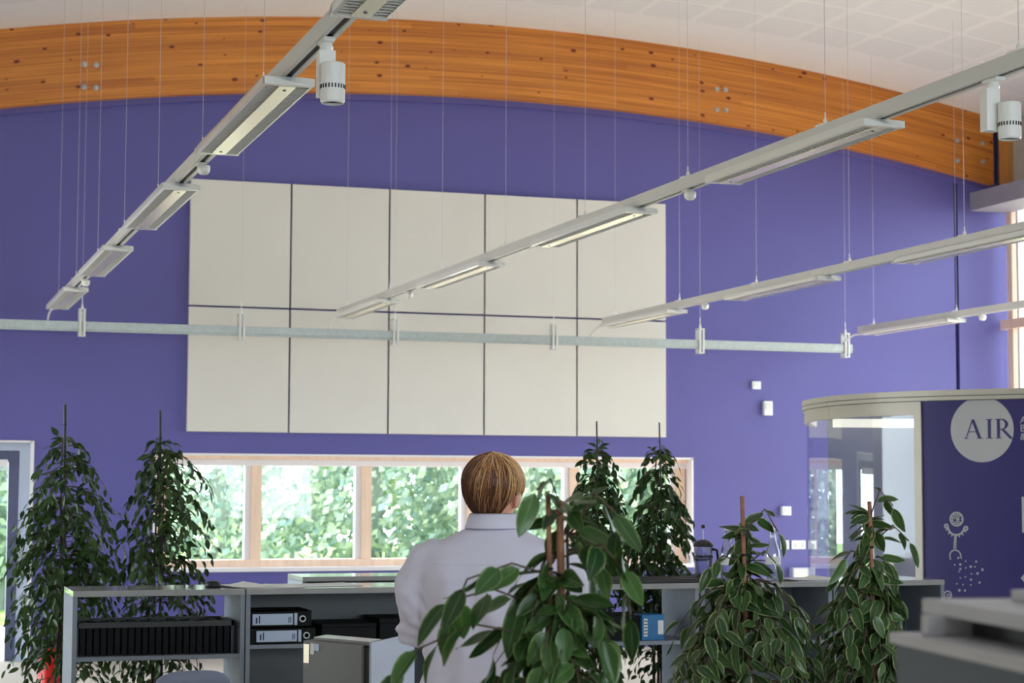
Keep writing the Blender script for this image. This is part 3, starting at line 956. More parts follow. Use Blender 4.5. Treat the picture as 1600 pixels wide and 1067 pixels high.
for a in range(200, 350, 22):
    t = math.radians(a); polys.append(stroke(-1 + 14 * math.cos(t), -11 + 14 * math.sin(t), -1 + 18 * math.cos(t), -11 + 18 * math.sin(t), 2))
ring(-17, -11, 4, 2.6); ring(15, -14, 4, 2.6)
polys.append(stroke(-3, -26, -5, -46, 2)); polys.append(stroke(-1, -26, -2, -46, 1.5)); polys.append(stroke(-4.5, -36, -1.5, -36, 1))
ring(-3, -57, 10, 2, 0, 180); polys.append(stroke(6, -57, 7, -61, 2)); polys.append(stroke(-12, -57, -11, -63, 2))
for x, y in [(2, -60), (14, -65), (31, -65), (5, -70), (-4, -71), (14, -75), (22, -73), (29, -73), (5, -77), (41, -77), (3, -81), (33, -83), (23, -84), (5, -91), (13, -89), (22, -93), (36, -97), (-1, -100), (9, -101), (22, -101), (3, -110), (12, -110)]:
    r = random.choice([1.3, 1.8, 2.1])
    polys.append([(x + r * math.cos(a * PI / 4), y + r * math.sin(a * PI / 4)) for a in range(8)])
ring(-16, -118, 7, 2); ring(-15, -119, 3.2, 1.5)
decal([([(sd + x * k_, zd + y * k_) for x, y in q], [tuple(range(len(q)))]) for q in polys], 'line_drawing', M['pod_grey'])['kind'] = 'stuff'

# ------------------------------------------------------------------ steel cabinets in a row
CY0, CY1, CH = 9.1, 9.54, 1.065
def cabinet(X0, X1, Z, Y0, label, shelves=(.40, .76), back=False, name='steel_cabinet', rz=0, group='open steel cabinets'):
    Wd = X1 - X0; D = .44
    r = empty(name, (X0, Y0, 0), label, 'cabinet', group)
    MB().box(0, Wd, -.004, D, Z - .028, Z, .003).build('top_panel', M['cab_top'], r)
    MB().box(0, .022, 0, D, .04, Z - .028, .002).build('side_panel', M['cabinet'], r)
    MB().box(Wd - .022, Wd, 0, D, .04, Z - .028, .002).build('side_panel', M['cabinet'], r)
    MB().box(0, Wd, .0, D, 0, .05).build('plinth', M['cab_dark'], r)
    for z in shelves:
        MB().box(.022, Wd - .022, .01, D - .01, z - .02, z, .002).build('shelf', M['cabinet'], r)
    if back:
        MB().box(.022, Wd - .022, D - .012, D - .004, .04, Z - .028).build('back_panel', M['cab_dark'], r)
    return r
XC = 0.878
cabinet(XC, XC + .80, CH, CY0, 'leftmost grey open cabinet with see-through upper shelf and black files')
cabinet(XC + .805, XC + 1.86, CH, CY0, 'grey open cabinet with two black binders, left of the person', shelves=(.42, .80), back=True)
cabinet(3.30, 4.02, CH, CY0, 'grey open cabinet holding the blue carton, right of the person', shelves=(.40, .775))
cabinet(4.03, 4.78, CH, CY0, 'grey open cabinet beneath the two glass bottles', shelves=(.40, .76), back=True)
cabinet(4.79, 5.45, CH, CY0, 'rightmost grey cabinet in the row, behind the variegated plant', back=True)
cabinet(2.49, 3.9, 1.0, 11.6, 'far pale grey cabinet standing behind the row by the window', back=True)

# black suspension files in the first cabinet
fr = empty('file_rack', (XC + .022, CY0 + .05, .76), 'long rack of black suspension files inside the leftmost cabinet', 'file rack')
MB().box(0, .735, 0, .012, .13, .155).box(0, .735, .33, .342, .13, .155).box(0, .012, 0, .34, 0, .155).box(.723, .735, 0, .34, 0, .155).build('rack_frame', M['black'], fr)
for k in range(22):
    MB().box(.02 + k * .032, .02 + k * .032 + .024, .012, .33, .002, .135 + .012 * ((k * 7) % 3) / 2).build('file', M['binder'], fr)

def binder(loc, label, rz=0, h=.076):
    r = empty('lever_arch_binder', loc, label, 'binder', 'black binders in the cabinet', rz)
    b = MB().box(0, .315, 0, .004, 0, h).box(0, .315, 0, .285, 0, .004).box(0, .315, 0, .285, h - .004, h)
    b.build('cover', M['binder'], r)
    MB().box(.01, .30, .03, .28, .006, h - .02).build('paper_block', M['paper'], r)
    lab = MB().box(.03, .225, -.0012, 0, .012, h - .014).build('spine_label', M['blue_paper'], r)
    MB().box(.045, .053, -.002, -.001, .02, h - .03)  .box(.06, .066, -.002, -.001, .02, h - .022).box(.203, .208, -.002, -.001, .02, h - .03).box(.212, .216, -.002, -.001, .022, h - .028).build('print', M['ink'], lab, kind='stuff')
    MB().box(.232, .246, -.0012, 0, .010, h - .012).build('spine_label', M['blue_paper'], r)
    rg = MB()
    rg.lathe([(.011, 0), (.016, 0), (.016, .003), (.011, .003), (.011, 0)], 20)
    rg.xf(Matrix.Translation((.272, 0, h / 2)) @ Matrix.Rotation(PI / 2, 4, 'X'))
    rg.build('finger_ring', M['galv'], r)
    return r
B0 = XC + .805 + .022
binder((B0 + .004, CY0 + .02, .80), 'black binder with pale label, lower of the stacked two', h=.078)
binder((B0 - .014, CY0 + .03, .879), 'black binder with pale label, on top of the other', h=.078)
def box_file(loc, size, label, m='binder', rz=0):
    r = empty('box_file', loc, label, 'box file', 'black box files on the shelf', rz)
    w_, d_, h_ = size
    MB().box(0, w_, 0, d_, 0, h_ * .8, .002).build('case', M[m], r)
    MB().box(-.002, w_ + .002, -.002, d_, h_ * .8 + .001, h_, .002).build('lid', M[m], r)
box_file((B0 + .36, CY0 + .06, .80), (.27, .33, .088), 'black box file lying between the binders and the person')
box_file((B0 + .645, CY0 + .05, .80), (.2, .33, .11), 'taller black box file against the arm of the person')
# rolled cloth on the lower shelf
rb = MB().tube([(B0 + .08, CY0 + .15, .50), (B0 + .3, CY0 + .12, .50), (B0 + .55, CY0 + .16, .50)], [.05, .075, .05], 14)
tag(rb.build('rolled_bag', M['cab_dark'], smooth=True), 'dark rolled bag on the lower shelf under the binders', 'bag')

# papers on the tops
def sheet(cx, cy, z, w_, d_, rz, label, m='paper', curl=.01, name='paper_sheet'):
    n = 6
    vs = []; fs = []
    for j in range(2):
        for i in range(n + 1):
            u = i / n - .5
            for v in (-.5, .5):
                vs.append((u * w_, v * d_, (curl * (2 * u) ** 2 * (1 + v)) + (0 if j == 0 else .0012)))
    for i in range(n):
        a = i * 2; b = a + 2; o = (n + 1) * 2
        fs += [(a, a + 1, b + 1, b), (o + a, o + b, o + b + 1, o + a + 1), (a, b, o + b, o + a), (a + 1, o + a + 1, o + b + 1, b + 1)]
    fs += [(0, 2 * n + 2, 2 * n + 3, 1), (2 * n, 2 * n + 1, 4 * n + 3, 4 * n + 2)]
    o = MB().add(vs, fs).build(name, M[m])
    o.location = (cx, cy, z)
    o.rotation_euler = (0, 0, rz)
    return tag(o, label, 'paper', 'papers on the cabinet tops')
def xat(px, Y): return at_y(px, 900, Y).x
sheet(xat(372, 9.35), 9.35, CH + .001, .21, .30, .3, 'curling white sheet above the join of the two left cabinets', curl=.009)
sheet(xat(425, 9.25), 9.25, CH + .001, .297, .21, -.15, 'white sheet lying above the black binders', curl=.002)
sheet(xat(490, 9.34), 9.34, CH + .001, .42, .29, .12, 'wide white sheet in the middle of the left cabinet top', curl=.002)
sheet(xat(1255, 9.3), 9.3, CH + .001, .30, .21, .2, 'flat sheet on the top right of the glass bottles')
o = MB().lathe([(0, 0), (.035, 0), (.04, .01), (.032, .028), (.012, .034), (0, .034)], 18, (xat(333, 9.25), 9.25, CH)).build('tape_dispenser', M['black'], smooth=True)
tag(o, 'small black object on the leftmost cabinet top under the leaves', 'desk item')

# letter trays on the top, right of the person
lt = empty('letter_tray', (xat(858, 9.2), 9.2, CH), 'grey and white stacked letter trays on the cabinet right of the person', 'letter tray', rz=0)
for k, (m, z) in enumerate([('machine_light', 0), ('cab_dark', .05), ('machine_light', .10)]):
    MB().box(0, .235, 0, .30, z, z + .004).box(0, .004, 0, .30, z, z + .045).box(.231, .235, 0, .30, z, z + .045).box(0, .235, .296, .30, z, z + .045).box(0, .235, 0, .005, z, z + .018).build('tray', M[m], lt)
MB().box(.01, .225, .01, .29, .105, .125).build('paper_stack', M['paper'], lt)
MB().box(.01, .225, .01, .29, .005, .02).build('paper_stack', M['paper'], lt)
# dark mat from the trays to the press
o = MB().box(xat(940, 9.25), xat(1118, 9.25), 9.12, 9.45, CH, CH + .02, .004).build('black_mat', M['black'])
tag(o, 'long black tray under the coffee press on the cabinet top', 'tray')

# coffee press
cp = empty('coffee_press', (xat(1099, 9.3), 9.3, CH + .02), 'glass coffee press with black lid and raised plunger', 'coffee press')
MB().lathe([(.048, .012), (.048, .155), (.051, .16), (.049, .16), (.046, .155), (.046, .014), (0, .014), (0, .012)], 28).build('glass_beaker', M['bottleglass'], cp, smooth=True)
MB().lathe([(0, 0), (.052, 0), (.052, .016), (.0, .016)], 28).build('base', M['black'], cp)
MB().lathe([(.0495, .10), (.0515, .10), (.0515, .112), (.0495, .112), (.0495, .10)], 28).build('metal_band', M['black'], cp)
MB().lathe([(.052, .158), (.054, .166), (.048, .176), (.028, .19), (.008, .196), (0, .196)], 28).build('lid', M['black'], cp, smooth=True)
MB().tube([(0, 0, .09), (0, 0, .255)], .0028, 8).build('plunger_rod', M['galv'], cp)
MB().lathe([(0, .252), (.008, .254), (.0115, .263), (.008, .272), (0, .274)], 16).build('knob', M['black'], cp, smooth=True)
MB().lathe([(0, .085), (.045, .085), (.045, .093), (0, .093)], 24).build('filter', M['cab_dark'], cp)
MB().tube([(.05, 0, .145), (.078, 0, .14), (.086, 0, .09), (.078, 0, .035), (.05, 0, .02)], .008, 8).build('handle', M['black'], cp, smooth=True)

def bottle(px, label):
    r = empty('glass_bottle', (xat(px, 9.25), 9.25, CH), label, 'bottle', 'clear glass bottles')
    prof = [(0, .003), (.036, 0), (.041, .006), (.041, .13), (.040, .145), (.034, .17), (.022, .20), (.016, .225), (.0145, .262), (.0165, .264), (.0165, .272), (.013, .272),
            (.0125, .225), (.019, .199), (.031, .168), (.037, .143), (.038, .008), (0, .006)]
    MB().lathe(prof, 28).build('bottle_body', M['bottleglass'], r, smooth=True)
    MB().lathe([(.0135, .262), (.0175, .264), (.0175, .276), (0, .279)], 16).build('stopper', M['grey_metal'], r)
    MB().lathe([(.0415, .085), (.0418, .085), (.0418, .125), (.0415, .125)], 28).build('bottle_label', M['paper'], r)
bottle(1137, 'clear glass bottle between the coffee press and the thin bamboo stake')
bottle(1208, 'clear glass bottle right of the thin bamboo stake')

# things on the shelf right of the person
box_file((3.52, CY0 + .08, .775), (.28, .30, .125), 'dark box file on the shelf left of the blue carton')
tb = empty('blue_carton', (xat(1003, 9.15), 9.15, .775), 'bright blue carton with a white panel on the cabinet shelf', 'carton')
MB().box(0, .125, 0, .12, 0, .13, .003).build('carton_body', M['tissue'], tb)
MB().box(.088, .118, -.0015, 0, .03, .10).box(.01, .03, -.0015, 0, .02, .11).build('printed_panel', M['paper'], tb)
for k in range(5):
    MB().box(.012 + k * .0, .028, -.003, -.0012, .03 + k * .016, .036 + k * .016).build('print', M['ink'], tb)
o = sheet(3.6, 9.17, .404, .3, .2, .1, 'loose white papers on the lower shelf below the blue carton', curl=.02)

# corner-on pedestal; window sky light is painted into its pale blue side
c1 = pt(575, 1004, 7.25); c0 = pt(478, 996, 7.5); c2 = pt(652, 990, 7.8)
zt = c1.z
e1 = (Vector((c0.x, c0.y)) - Vector((c1.x, c1.y))); e2 = Vector((c2.x, c2.y)) - Vector((c1.x, c1.y))
e2 = e2.normalized() * .52
pd = empty('filing_pedestal', (c1.x, c1.y, 0), 'grey pedestal with wing panel tinted pale blue for window light, standing corner-on by the person', 'pedestal')
def quadbox(a, b, c, d, z0, z1):
    vs = [(p.x, p.y, z0) for p in (a, b, c, d)] + [(p.x, p.y, z1) for p in (a, b, c, d)]
    return MB().add(vs, [(0, 3, 2, 1), (4, 5, 6, 7), (0, 1, 5, 4), (1, 2, 6, 5), (2, 3, 7, 6), (3, 0, 4, 7)])
O2 = Vector((0, 0))
def off(u, v): return e1 * u + e2 * v
quadbox(off(.0, .03), off(1, .0), off(1, .4), off(0, .4), .03, zt - .02).build('body', M['box_grey'], pd)
nside = Vector((e2.y, -e2.x)).normalized() * .008
quadbox(O2 + off(0, .03), O2 + off(0, .03) + nside, off(0, 1) + nside, off(0, 1), .03, zt - .001).build('side_panel', M['box_light'], pd)
fn = Vector((-e1.y, e1.x)).normalized() * .012
if fn.y > 0: fn = -fn
quadbox(off(.06, 0) + fn, off(1, 0) + fn, off(1, 0), off(.06, 0), .05, zt - .012).build('front_panel', M['box_grey'], pd)
quadbox(off(0, .02), off(1, 0), off(1, .4), off(0, .4), zt - .02, zt - .012).build('dark_rim', M['black'], pd)
quadbox(off(.05, .1), off(.95, .1), off(.95, .36), off(.05, .36), zt - .012, zt - .002).build('top_panel', M['cab_top'], pd)
for (u0, u1, za, zb, m) in [(.90, .99, .085, .012, 'cream'), (.82, .88, .05, .008, 'paper'), (.74, .82, .035, .008, 'box_light')]:
    quadbox(off(u0, 0) + fn * 1.2, off(u1, 0) + fn * 1.2, off(u1, 0) + fn, off(u0, 0) + fn, zt - .012 - za, zt - .012 - zb).build('sticker', M[m], pd)
quadbox(off(0, 0), off(1, 0), off(1, .4), off(0, .4), 0, .03).build('plinth', M['cab_dark'], pd)

# chair with a rounded shell back
cc = pt(285, 1039, 8.0)
ch = empty('shell_chair', (cc.x, cc.y, 0), 'blue-grey plastic shell chair before the leftmost cabinet', 'chair', rz=.05)
zt_ = cc.z
n = 14; m_ = 8
vs = []; fs = []
for t in (0, 1):
    for j in range(m_ + 1):
        v = j / m_
        z = .44 + (zt_ - .44) * v
        for i in range(n + 1):
            u = i / n * 2 - 1
            # superellipse outline
            wv = .19 * (1 - .10 * v)
            zz = z if v < 1 else z
            top = (1 - abs(u) ** 3.2) ** (1 / 3.2) if abs(u) < 1 else 0
            zz = .44 + (zt_ - .44) * v * (0.62 + .38 * top)
            vs.append((u * wv, -.20 + .05 * u * u - .06 * v + (.012 if t else 0), zz))
o_ = (m_ + 1) * (n + 1)
for j in range(m_):
    for i in range(n):
        a = j * (n + 1) + i
        fs += [(a, a + 1, a + n + 2, a + n + 1), (o_ + a, o_ + a + n + 1, o_ + a + n + 2, o_ + a + 1)]
for i in range(n):
    a = m_ * (n + 1) + i; fs.append((a, a + 1, o_ + a + 1, o_ + a))
for j in range(m_):
    a = j * (n + 1); fs.append((a, a + n + 1, o_ + a + n + 1, o_ + a)); a += n; fs.append((a, o_ + a, o_ + a + n + 1, a + n + 1))
MB().add(vs, fs).build('backrest', M['chairgrey'], ch, smooth=True)
MB().box(-.2, .2, -.2, .2, .42, .45, .012).build('seat', M['chairgrey'], ch)
for x in (-1, 1):
    for y in (-1, 1):
        MB().tube([(x * .16, y * .15, .42), (x * .2, y * .2, 0)], .011, 8).build('leg', M['galv'], ch)

# red extinguisher behind the left plant
q = pt(80, 1003, 11.6)
fe = empty('fire_extinguisher', (q.x, q.y, 0), 'red fire extinguisher on its stand, half hidden by the left plant', 'extinguisher')
H_ = q.z
MB().lathe([(0, H_ - .62), (.075, H_ - .61), (.08, H_ - .58), (.08, H_ - .14), (.07, H_ - .09), (.03, H_ - .06), (.03, H_ - .04), (0, H_ - .04)], 24).build('cylinder', M['red'], fe, smooth=True)
MB().box(-.02, .02, -.02, .02, H_ - .04, H_, .004).box(-.09, .02, -.012, .012, H_ - .03, H_ - .01).build('valve_handle', M['black'], fe)
MB().tube([(.03, 0, H_ - .03), (.1, 0, H_ - .08), (.1, 0, H_ - .3)], .011, 8).build('hose', M['black'], fe)
MB().lathe([(0, 0), (.13, 0), (.13, .02), (.02, .03), (.02, max(.04, H_ - .6)), (0, max(.04, H_ - .6))], 20).build('stand', M['red'], fe)

# ------------------------------------------------------------------ blurred machine on a tall stand at the right edge
D0 = 1.95
a = pt(1414, 985, D0 + .12); b = pt(1600, 1022, D0 - .18)
zr = a.z
dirv = Vector((b.x - a.x, b.y - a.y)).normalized()
back = Vector((dirv.y * -1, dirv.x))
if back.dot(Vector((cF.x, cF.y))) < 0: back = -back
mc = empty('office_machine', (a.x, a.y, 0), 'out of focus dark grey machine with light lid at the right edge', 'machine')
LN, DP = .5, .42
def mo(u, v): return dirv * u + back * v
st = empty('machine_stand', (a.x, a.y, 0), 'dark cabinet carrying the blurred machine at the bottom right corner', 'cabinet')
zs = zr - .26
quadbox(mo(.0, .0), mo(LN, 0), mo(LN, DP), mo(0, DP), 0, zs).build('carcass', M['machine'], st)
quadbox(mo(.03, -.012), mo(LN - .03, -.012), mo(LN - .03, 0), mo(.03, 0), .08, zs - .05).build('front_door', M['machine'], st)
quadbox(mo(0, 0), mo(LN, 0), mo(LN, DP), mo(0, DP), zs + .001, zr - .075).build('lower_body', M['black'], mc)
for u0, u1 in ((0, .012), (.055, .10), (.2, .24), (LN - .02, LN)):
    quadbox(mo(u0, -.01), mo(u1, -.01), mo(u1, .0), mo(u0, .0), zs + .001, zr - .055).build('front_rib', M['machine'], mc)
quadbox(mo(0, -.01), mo(LN, -.01), mo(LN, DP), mo(0, DP), zr - .075, zr - .012).build('front_panel', M['machine'], mc)
quadbox(mo(.006, -.02), mo(LN, -.02), mo(LN, DP), mo(.006, DP), zr - .012, zr - .001).build('shelf_lip', M['machine_light'], mc)
quadbox(mo(.01, .05), mo(LN, .05), mo(LN, DP - .02), mo(.01, DP - .02), zr, zr + .018).build('paper_gap', M['black'], mc)
quadbox(mo(.048, .0), mo(.066, .0), mo(.066, .05), mo(.048, .05), zr, zr + .020).build('latch', M['machine_light'], mc)
quadbox(mo(0.0, .02), mo(LN, .02), mo(LN, DP), mo(0.0, DP), zr + .019, zr + .034).build('lid', M['machine_light'], mc)
quadbox(mo(0.05, .10), mo(LN, .10), mo(LN, DP), mo(0.05, DP), zr + .035, zr + .046).build('top_cover', M['machine_light'], mc)

# ------------------------------------------------------------------ person
def blob(mb, c, r, rot=None, nu=18, nv=12):
    vs = []; fs = []
    for j in range(nv + 1):
        t = PI * j / nv
        for i in range(nu):
            a = 2 * PI * i / nu
            v = Vector((r[0] * math.sin(t) * math.cos(a), r[1] * math.sin(t) * math.sin(a), r[2] * math.cos(t)))
            if rot: v = rot @ v
            vs.append(v + Vector(c))
    for j in range(nv):
        for i in range(nu):
            fs.append((j * nu + i, (j + 1) * nu + i, (j + 1) * nu + (i + 1) % nu, j * nu + (i + 1) % nu))
    mb.add(vs, fs)
def loft(mb, rings, n=36, ex=2.4):
    vs = []; fs = []
    for (z, cx, cy, rx, ry) in rings:
        for k in range(n):
            a = 2 * PI * k / n
            c, s = math.cos(a), math.sin(a)
            vs.append((cx + rx * math.copysign(abs(c) ** (2 / ex), c), cy + ry * math.copysign(abs(s) ** (2 / ex), s), z))
    for i in range(len(rings) - 1):
        for k in range(n):
            fs.append((i * n + k, i * n + (k + 1) % n, (i + 1) * n + (k + 1) % n, (i + 1) * n + k))
    fs.append(tuple(range(n))[::-1]); fs.append(tuple((len(rings) - 1) * n + k for k in range(n)))
    mb.add(vs, fs)
def remeshed(mb, name, m, parent, voxel, it=6, warp=None):
    o = mb.build(name, m, None)
    md = o.modifiers.new('r', 'REMESH'); md.mode = 'VOXEL'; md.voxel_size = voxel
    s = o.modifiers.new('s', 'SMOOTH'); s.iterations = it; s.factor = .5
    dg = bpy.context.evaluated_depsgraph_get()
    me = bpy.data.meshes.new_from_object(o.evaluated_get(dg))
    o.modifiers.clear()
    o.data = me
    me.materials.clear(); me.materials.append(m)
    if warp:
        nn = [v.normal.copy() for v in me.vertices]
        for v, n_ in zip(me.vertices, nn):
            v.co += n_ * warp(v.co)
    for p in me.polygons: p.use_smooth = True
    me.update()
    o.parent = parent
    return o
PD = 5.8
pp = pt(771, 777, PD)
fwd = Vector((cF.x, cF.y)).normalized()
rzp = math.atan2(fwd.y, fwd.x) - PI / 2 - math.radians(8)
man = empty('person', (pp.x, pp.y, 0), 'person with short blond-brown hair in a white shirt, seen from behind', 'person', rz=rzp)
man.scale = (1, 1, .978)
HR = Matrix.Translation((0.0, .015, 1.578)) @ Matrix.Rotation(-math.radians(16), 4, 'Z') @ Matrix.Rotation(math.radians(4), 4, 'Y') @ Matrix.Rotation(-math.radians(8), 4, 'X')
HRr = HR.to_3x3()
body = MB()
def hb(c, r, rot=None): blob(body, HR @ Vector(c), r, (HRr @ rot) if rot else HRr)
hb((0, -.005, .02), (.074, .092, .088))
hb((0, .03, -.03), (.060, .066, .078))
hb((0, .055, -.085), (.036, .036, .028))
hb((0, .098, -.02), (.011, .016, .026)); hb((0, .107, -.034), (.014, .014, .010))
hb((0, .090, -.062), (.022, .012, .007)); hb((0, .088, -.071), (.019, .012, .007))
hb((0, .085, .015), (.045, .014, .010))
for s in (-1, 1):
    hb((s * .078, .0, -.022), (.013, .022, .034), Matrix.Rotation(s * .5, 3, 'Z'))
    hb((s * .040, .062, -.028), (.022, .022, .018))
body.tube([(0, -.01, 1.38), (0, .0, 1.45), (0, .01, 1.52), (0, .015, 1.56)], [.064, .058, .056, .055], 20)
loft(body, [(.90, -.02, .0, .15, .10), (1.05, -.02, 0, .14, .09), (1.2, -.02, 0, .155, .095), (1.32, -.01, 0, .17, .09), (1.40, 0, -.005, .12, .06), (1.43, 0, -.005, .06, .05)])
armL = [(-.155, 0, 1.375), (-.205, .0, 1.33), (-.245, .015, 1.22), (-.250, .05, 1.135), (-.21, .17, 1.13), (-.15, .285, 1.15)]
armR = [(.155, 0, 1.375), (.205, .0, 1.33), (.235, .02, 1.22), (.235, .07, 1.14), (.20, .19, 1.16), (.14, .29, 1.19)]
for arm, s in ((armL, -1), (armR, 1)):
    body.tube(arm, [.036, .040, .034, .029, .029, .024], 14)
    w0 = Vector(arm[-1]); d = (Vector(arm[-1]) - Vector(arm[-2])).normalized()
    up = Vector((0, 0, 1)); sd_ = d.cross(up).normalized()
    pm = w0 + d * .05
    rotm = Matrix((sd_, d, up)).transposed()
    blob(body, pm, (.038, .05, .014), rotm)
    for k, (ox, ln) in enumerate([(-.028, .062), (-.010, .074), (.010, .070), (.028, .055)]):
        b0 = w0 + d * .088 + sd_ * ox * (-s if False else 1)
        b1 = b0 + d * ln * .5 + up * -.006
        b2 = b1 + d * ln * .35 - up * ln * .3
        b3 = b2 + d * ln * .1 - up * ln * .3
        body.tube([b0 - d * .02, b0, b1, b2, b3], [.009, .009, .0085, .008, .006], 8)
    t0 = w0 + d * .025 - sd_ * s * .03
    body.tube([t0, t0 + d * .03 - sd_ * s * .022 - up * .008, t0 + d * .058 - sd_ * s * .020 - up * .018], [.012, .010, .007], 8)
for s in (-1, 1):
    body.tube([(s * .085 - .02, 0, .92), (s * .095 - .01, .01, .5), (s * .10, 0, .08)], [.085, .05, .035], 14)
remeshed(body, 'body', M['skin'], man, .0065, 4)
eye = MB()
for s in (-1, 1): blob(eye, HR @ Vector((s * .031, .080, .0)), (.012, .011, .009), HRr, 12, 8)
eye.build('eyes', M['paper'], man, smooth=True)
eb = MB()
for s in (-1, 1): blob(eb, HR @ Vector((s * .031, .0895, .0)), (.005, .003, .005), HRr, 10, 6); blob(eb, HR @ Vector((s * .031, .092, .022)), (.017, .005, .004), HRr, 10, 6)
eb.build('pupils_and_brows', M['stem'], man, smooth=True)
# shirt
sh = MB()
loft(sh, [(.84, -.03, .0, .215, .145), (.95, -.03, .0, .198, .138), (1.03, -.03, 0, .180, .128), (1.12, -.028, -.004, .182, .125), (1.22, -.022, -.01, .196, .128), (1.31, -.012, -.012, .212, .125),
          (1.365, -.004, -.012, .222, .108), (1.40, 0, -.010, .205, .085), (1.432, 0, -.006, .140, .072), (1.462, 0, 0, .078, .068)], 48, 2.3)
sh.tube([(-.15, -.006, 1.378), (-.20, -.004, 1.352), (-.238, .004, 1.28)] + armL[2:5] + [(-.165, .255, 1.145)], [.062, .068, .064, .058, .056, .046, .036], 20)
sh.tube([(.15, -.006, 1.378), (.20, -.004, 1.352), (.232, .004, 1.28)] + armR[2:5] + [(.155, .26, 1.18)], [.062, .068, .064, .058, .056, .046, .036], 20)
def folds(co):
    x, y, z = co
    d = 0.0
    # drag folds from the shoulder blades and vertical folds at the small of the back
    if z < 1.36:
        w_ = min(1, (1.38 - z) / .12)
        d += .013 * w_ * noise.noise(Vector((x * 17 + z * 5, y * 8, z * 3.2)))
        d += .008 * w_ * math.sin(x * 52 + 3.2 * math.sin(z * 6) + z * 9) * max(0, 1 - abs(z - 1.18) / .22)
    d += .004 * noise.noise(Vector((x * 9, y * 9, z * 20 + 3)))
    if abs(x + .005) > .19:   # creases in the sleeves
        d += .008 * min(1, max(0, 1.30 - z) / .06) * noise.noise(Vector((x * 16, y * 16, z * 26 + x * 20)))
        d += .006 * max(0, 1 - abs(z - 1.13) / .07) * math.sin(z * 160 + x * 40)
    return d
shirt = remeshed(sh, 'shirt', M['shirt'], man, .0085, 14, folds)
# yoke seam
ys_ = MB()
pts = [(-.175 + .35 * i / 20, 0, 1.352) for i in range(21)]
from mathutils.bvhtree import BVHTree
bv = BVHTree.FromPolygons([v.co for v in shirt.data.vertices], [tuple(p.vertices) for p in shirt.data.polygons])
path = []
for p in pts:
    h = bv.ray_cast(Vector((p[0], -.5, p[2])), Vector((0, 1, 0)))
    if h[0]: path.append(h[0] + Vector((0, -.0005, 0)))
if len(path) > 2: ys_.tube(path, .0016, 6).build('yoke_seam', M['shirt'], man)
# collar: a stand and a turned-down leaf
co = MB()
n = 40
vs = []; fs = []
prof = [(.0, 1.452, .070, .064), (1, 1.495, .067, .062), (2, 1.504, .069, .064), (3, 1.500, .073, .068), (4, 1.462, .086, .078), (5, 1.458, .086, .078), (6, 1.492, .070, .065)]
for _, z, rx, ry in prof:
    for k in range(n + 1):
        a = PI / 2 + .22 + (2 * PI - .44) * k / n
        dip = -.018 * max(0, math.sin(a)) 
        vs.append((rx * math.cos(a), .004 + ry * math.sin(a), z + dip))
for j in range(len(prof) - 1):
    for k in range(n):
        a = j * (n + 1) + k
        fs.append((a, a + 1, a + n + 2, a + n + 1))
co.add(vs, fs)
o = co.build('collar', M['shirt'], man, smooth=True)
sm = o.modifiers.new('s', 'SOLIDIFY'); sm.thickness = .0016
# trousers and shoes
tr_ = MB()
loft(tr_, [(.80, -.02, 0, .175, .125), (.88, -.02, 0, .172, .12), (.96, -.025, 0, .160, .112)], 36)
for s in (-1, 1):
    tr_.tube([(s * .085 - .02, 0, .86), (s * .095 - .015, .005, .62), (s * .10 - .01, .01, .45), (s * .10, 0, .06)], [.098, .085, .07, .062], 20)
remeshed(tr_, 'trousers', M['trousers'], man, .012, 4, lambda c: .004 * noise.noise(c * 12))
for s in (-1, 1):
    q_ = MB()
    loft(q_, [(0, s * .10, .055, .045, .14), (.03, s * .10, .055, .046, .14), (.06, s * .10, .03, .042, .105), (.10, s * .10, 0, .038, .055)], 20)
    q_.build('shoe', M['black'], man, smooth=True)

# hair
def hair_mat():
    m = bpy.data.materials.new('blond_brown_hair'); m.use_nodes = True
    nt = m.node_tree; b = nt.nodes['Principled BSDF']
    uv = nt.nodes.new('ShaderNodeUVMap'); sp = nt.nodes.new('ShaderNodeSeparateXYZ')
    nt.links.new(uv.outputs[0], sp.inputs[0])
    r = nt.nodes.new('ShaderNodeValToRGB'); e = r.color_ramp.elements
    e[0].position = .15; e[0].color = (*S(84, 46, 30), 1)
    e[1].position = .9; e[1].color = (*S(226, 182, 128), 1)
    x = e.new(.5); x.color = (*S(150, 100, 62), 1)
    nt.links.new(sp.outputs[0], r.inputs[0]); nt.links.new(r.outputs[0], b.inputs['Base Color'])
    b.inputs['Roughness'].default_value = .42
    return m
M['hair'] = hair_mat()
rnd = random.Random(5)
HC = Vector((0, -.012, .018)); HRx, HRy, HRz = .094, .108, .094
def zmin(x, y):
    a = math.atan2(x, -y)          # 0 at the back
    t = abs(a) / PI
    pts_ = [(0, -.124), (.20, -.120), (.33, -.092), (.41, -.020), (.50, -.004), (.60, -.012), (.68, .03), (1, .045)]
    for (a0, z0), (a1, z1) in zip(pts_, pts_[1:]):
        if t <= a1: return z0 + (z1 - z0) * (t - a0) / (a1 - a0)
    return .05
def scalp(th, ph, lift):
    # polar axis leaning back through the crown
    v = Vector((math.sin(th) * math.sin(ph), -math.sin(th) * math.cos(ph), math.cos(th)))
    v = Matrix.Rotation(-.38, 3, 'X').inverted() @ v if False else Matrix.Rotation(.38, 3, 'X') @ v
    p = Vector((v.x * HRx * lift, v.y * HRy * lift, v.z * HRz * lift))
    if v.z < 0:     # below the widest point the hair follows the skull in to the nape
        k = -v.z
        back = max(0, -v.y)
        p.x *= 1 - .04 * k; p.y *= 1 - .06 * k
        p.z *= 1.24
    return HC + p
hm = MB(); tones = []
cap = MB(); cv = []; cf = []
NT, NP = 26, 72
idx = {}
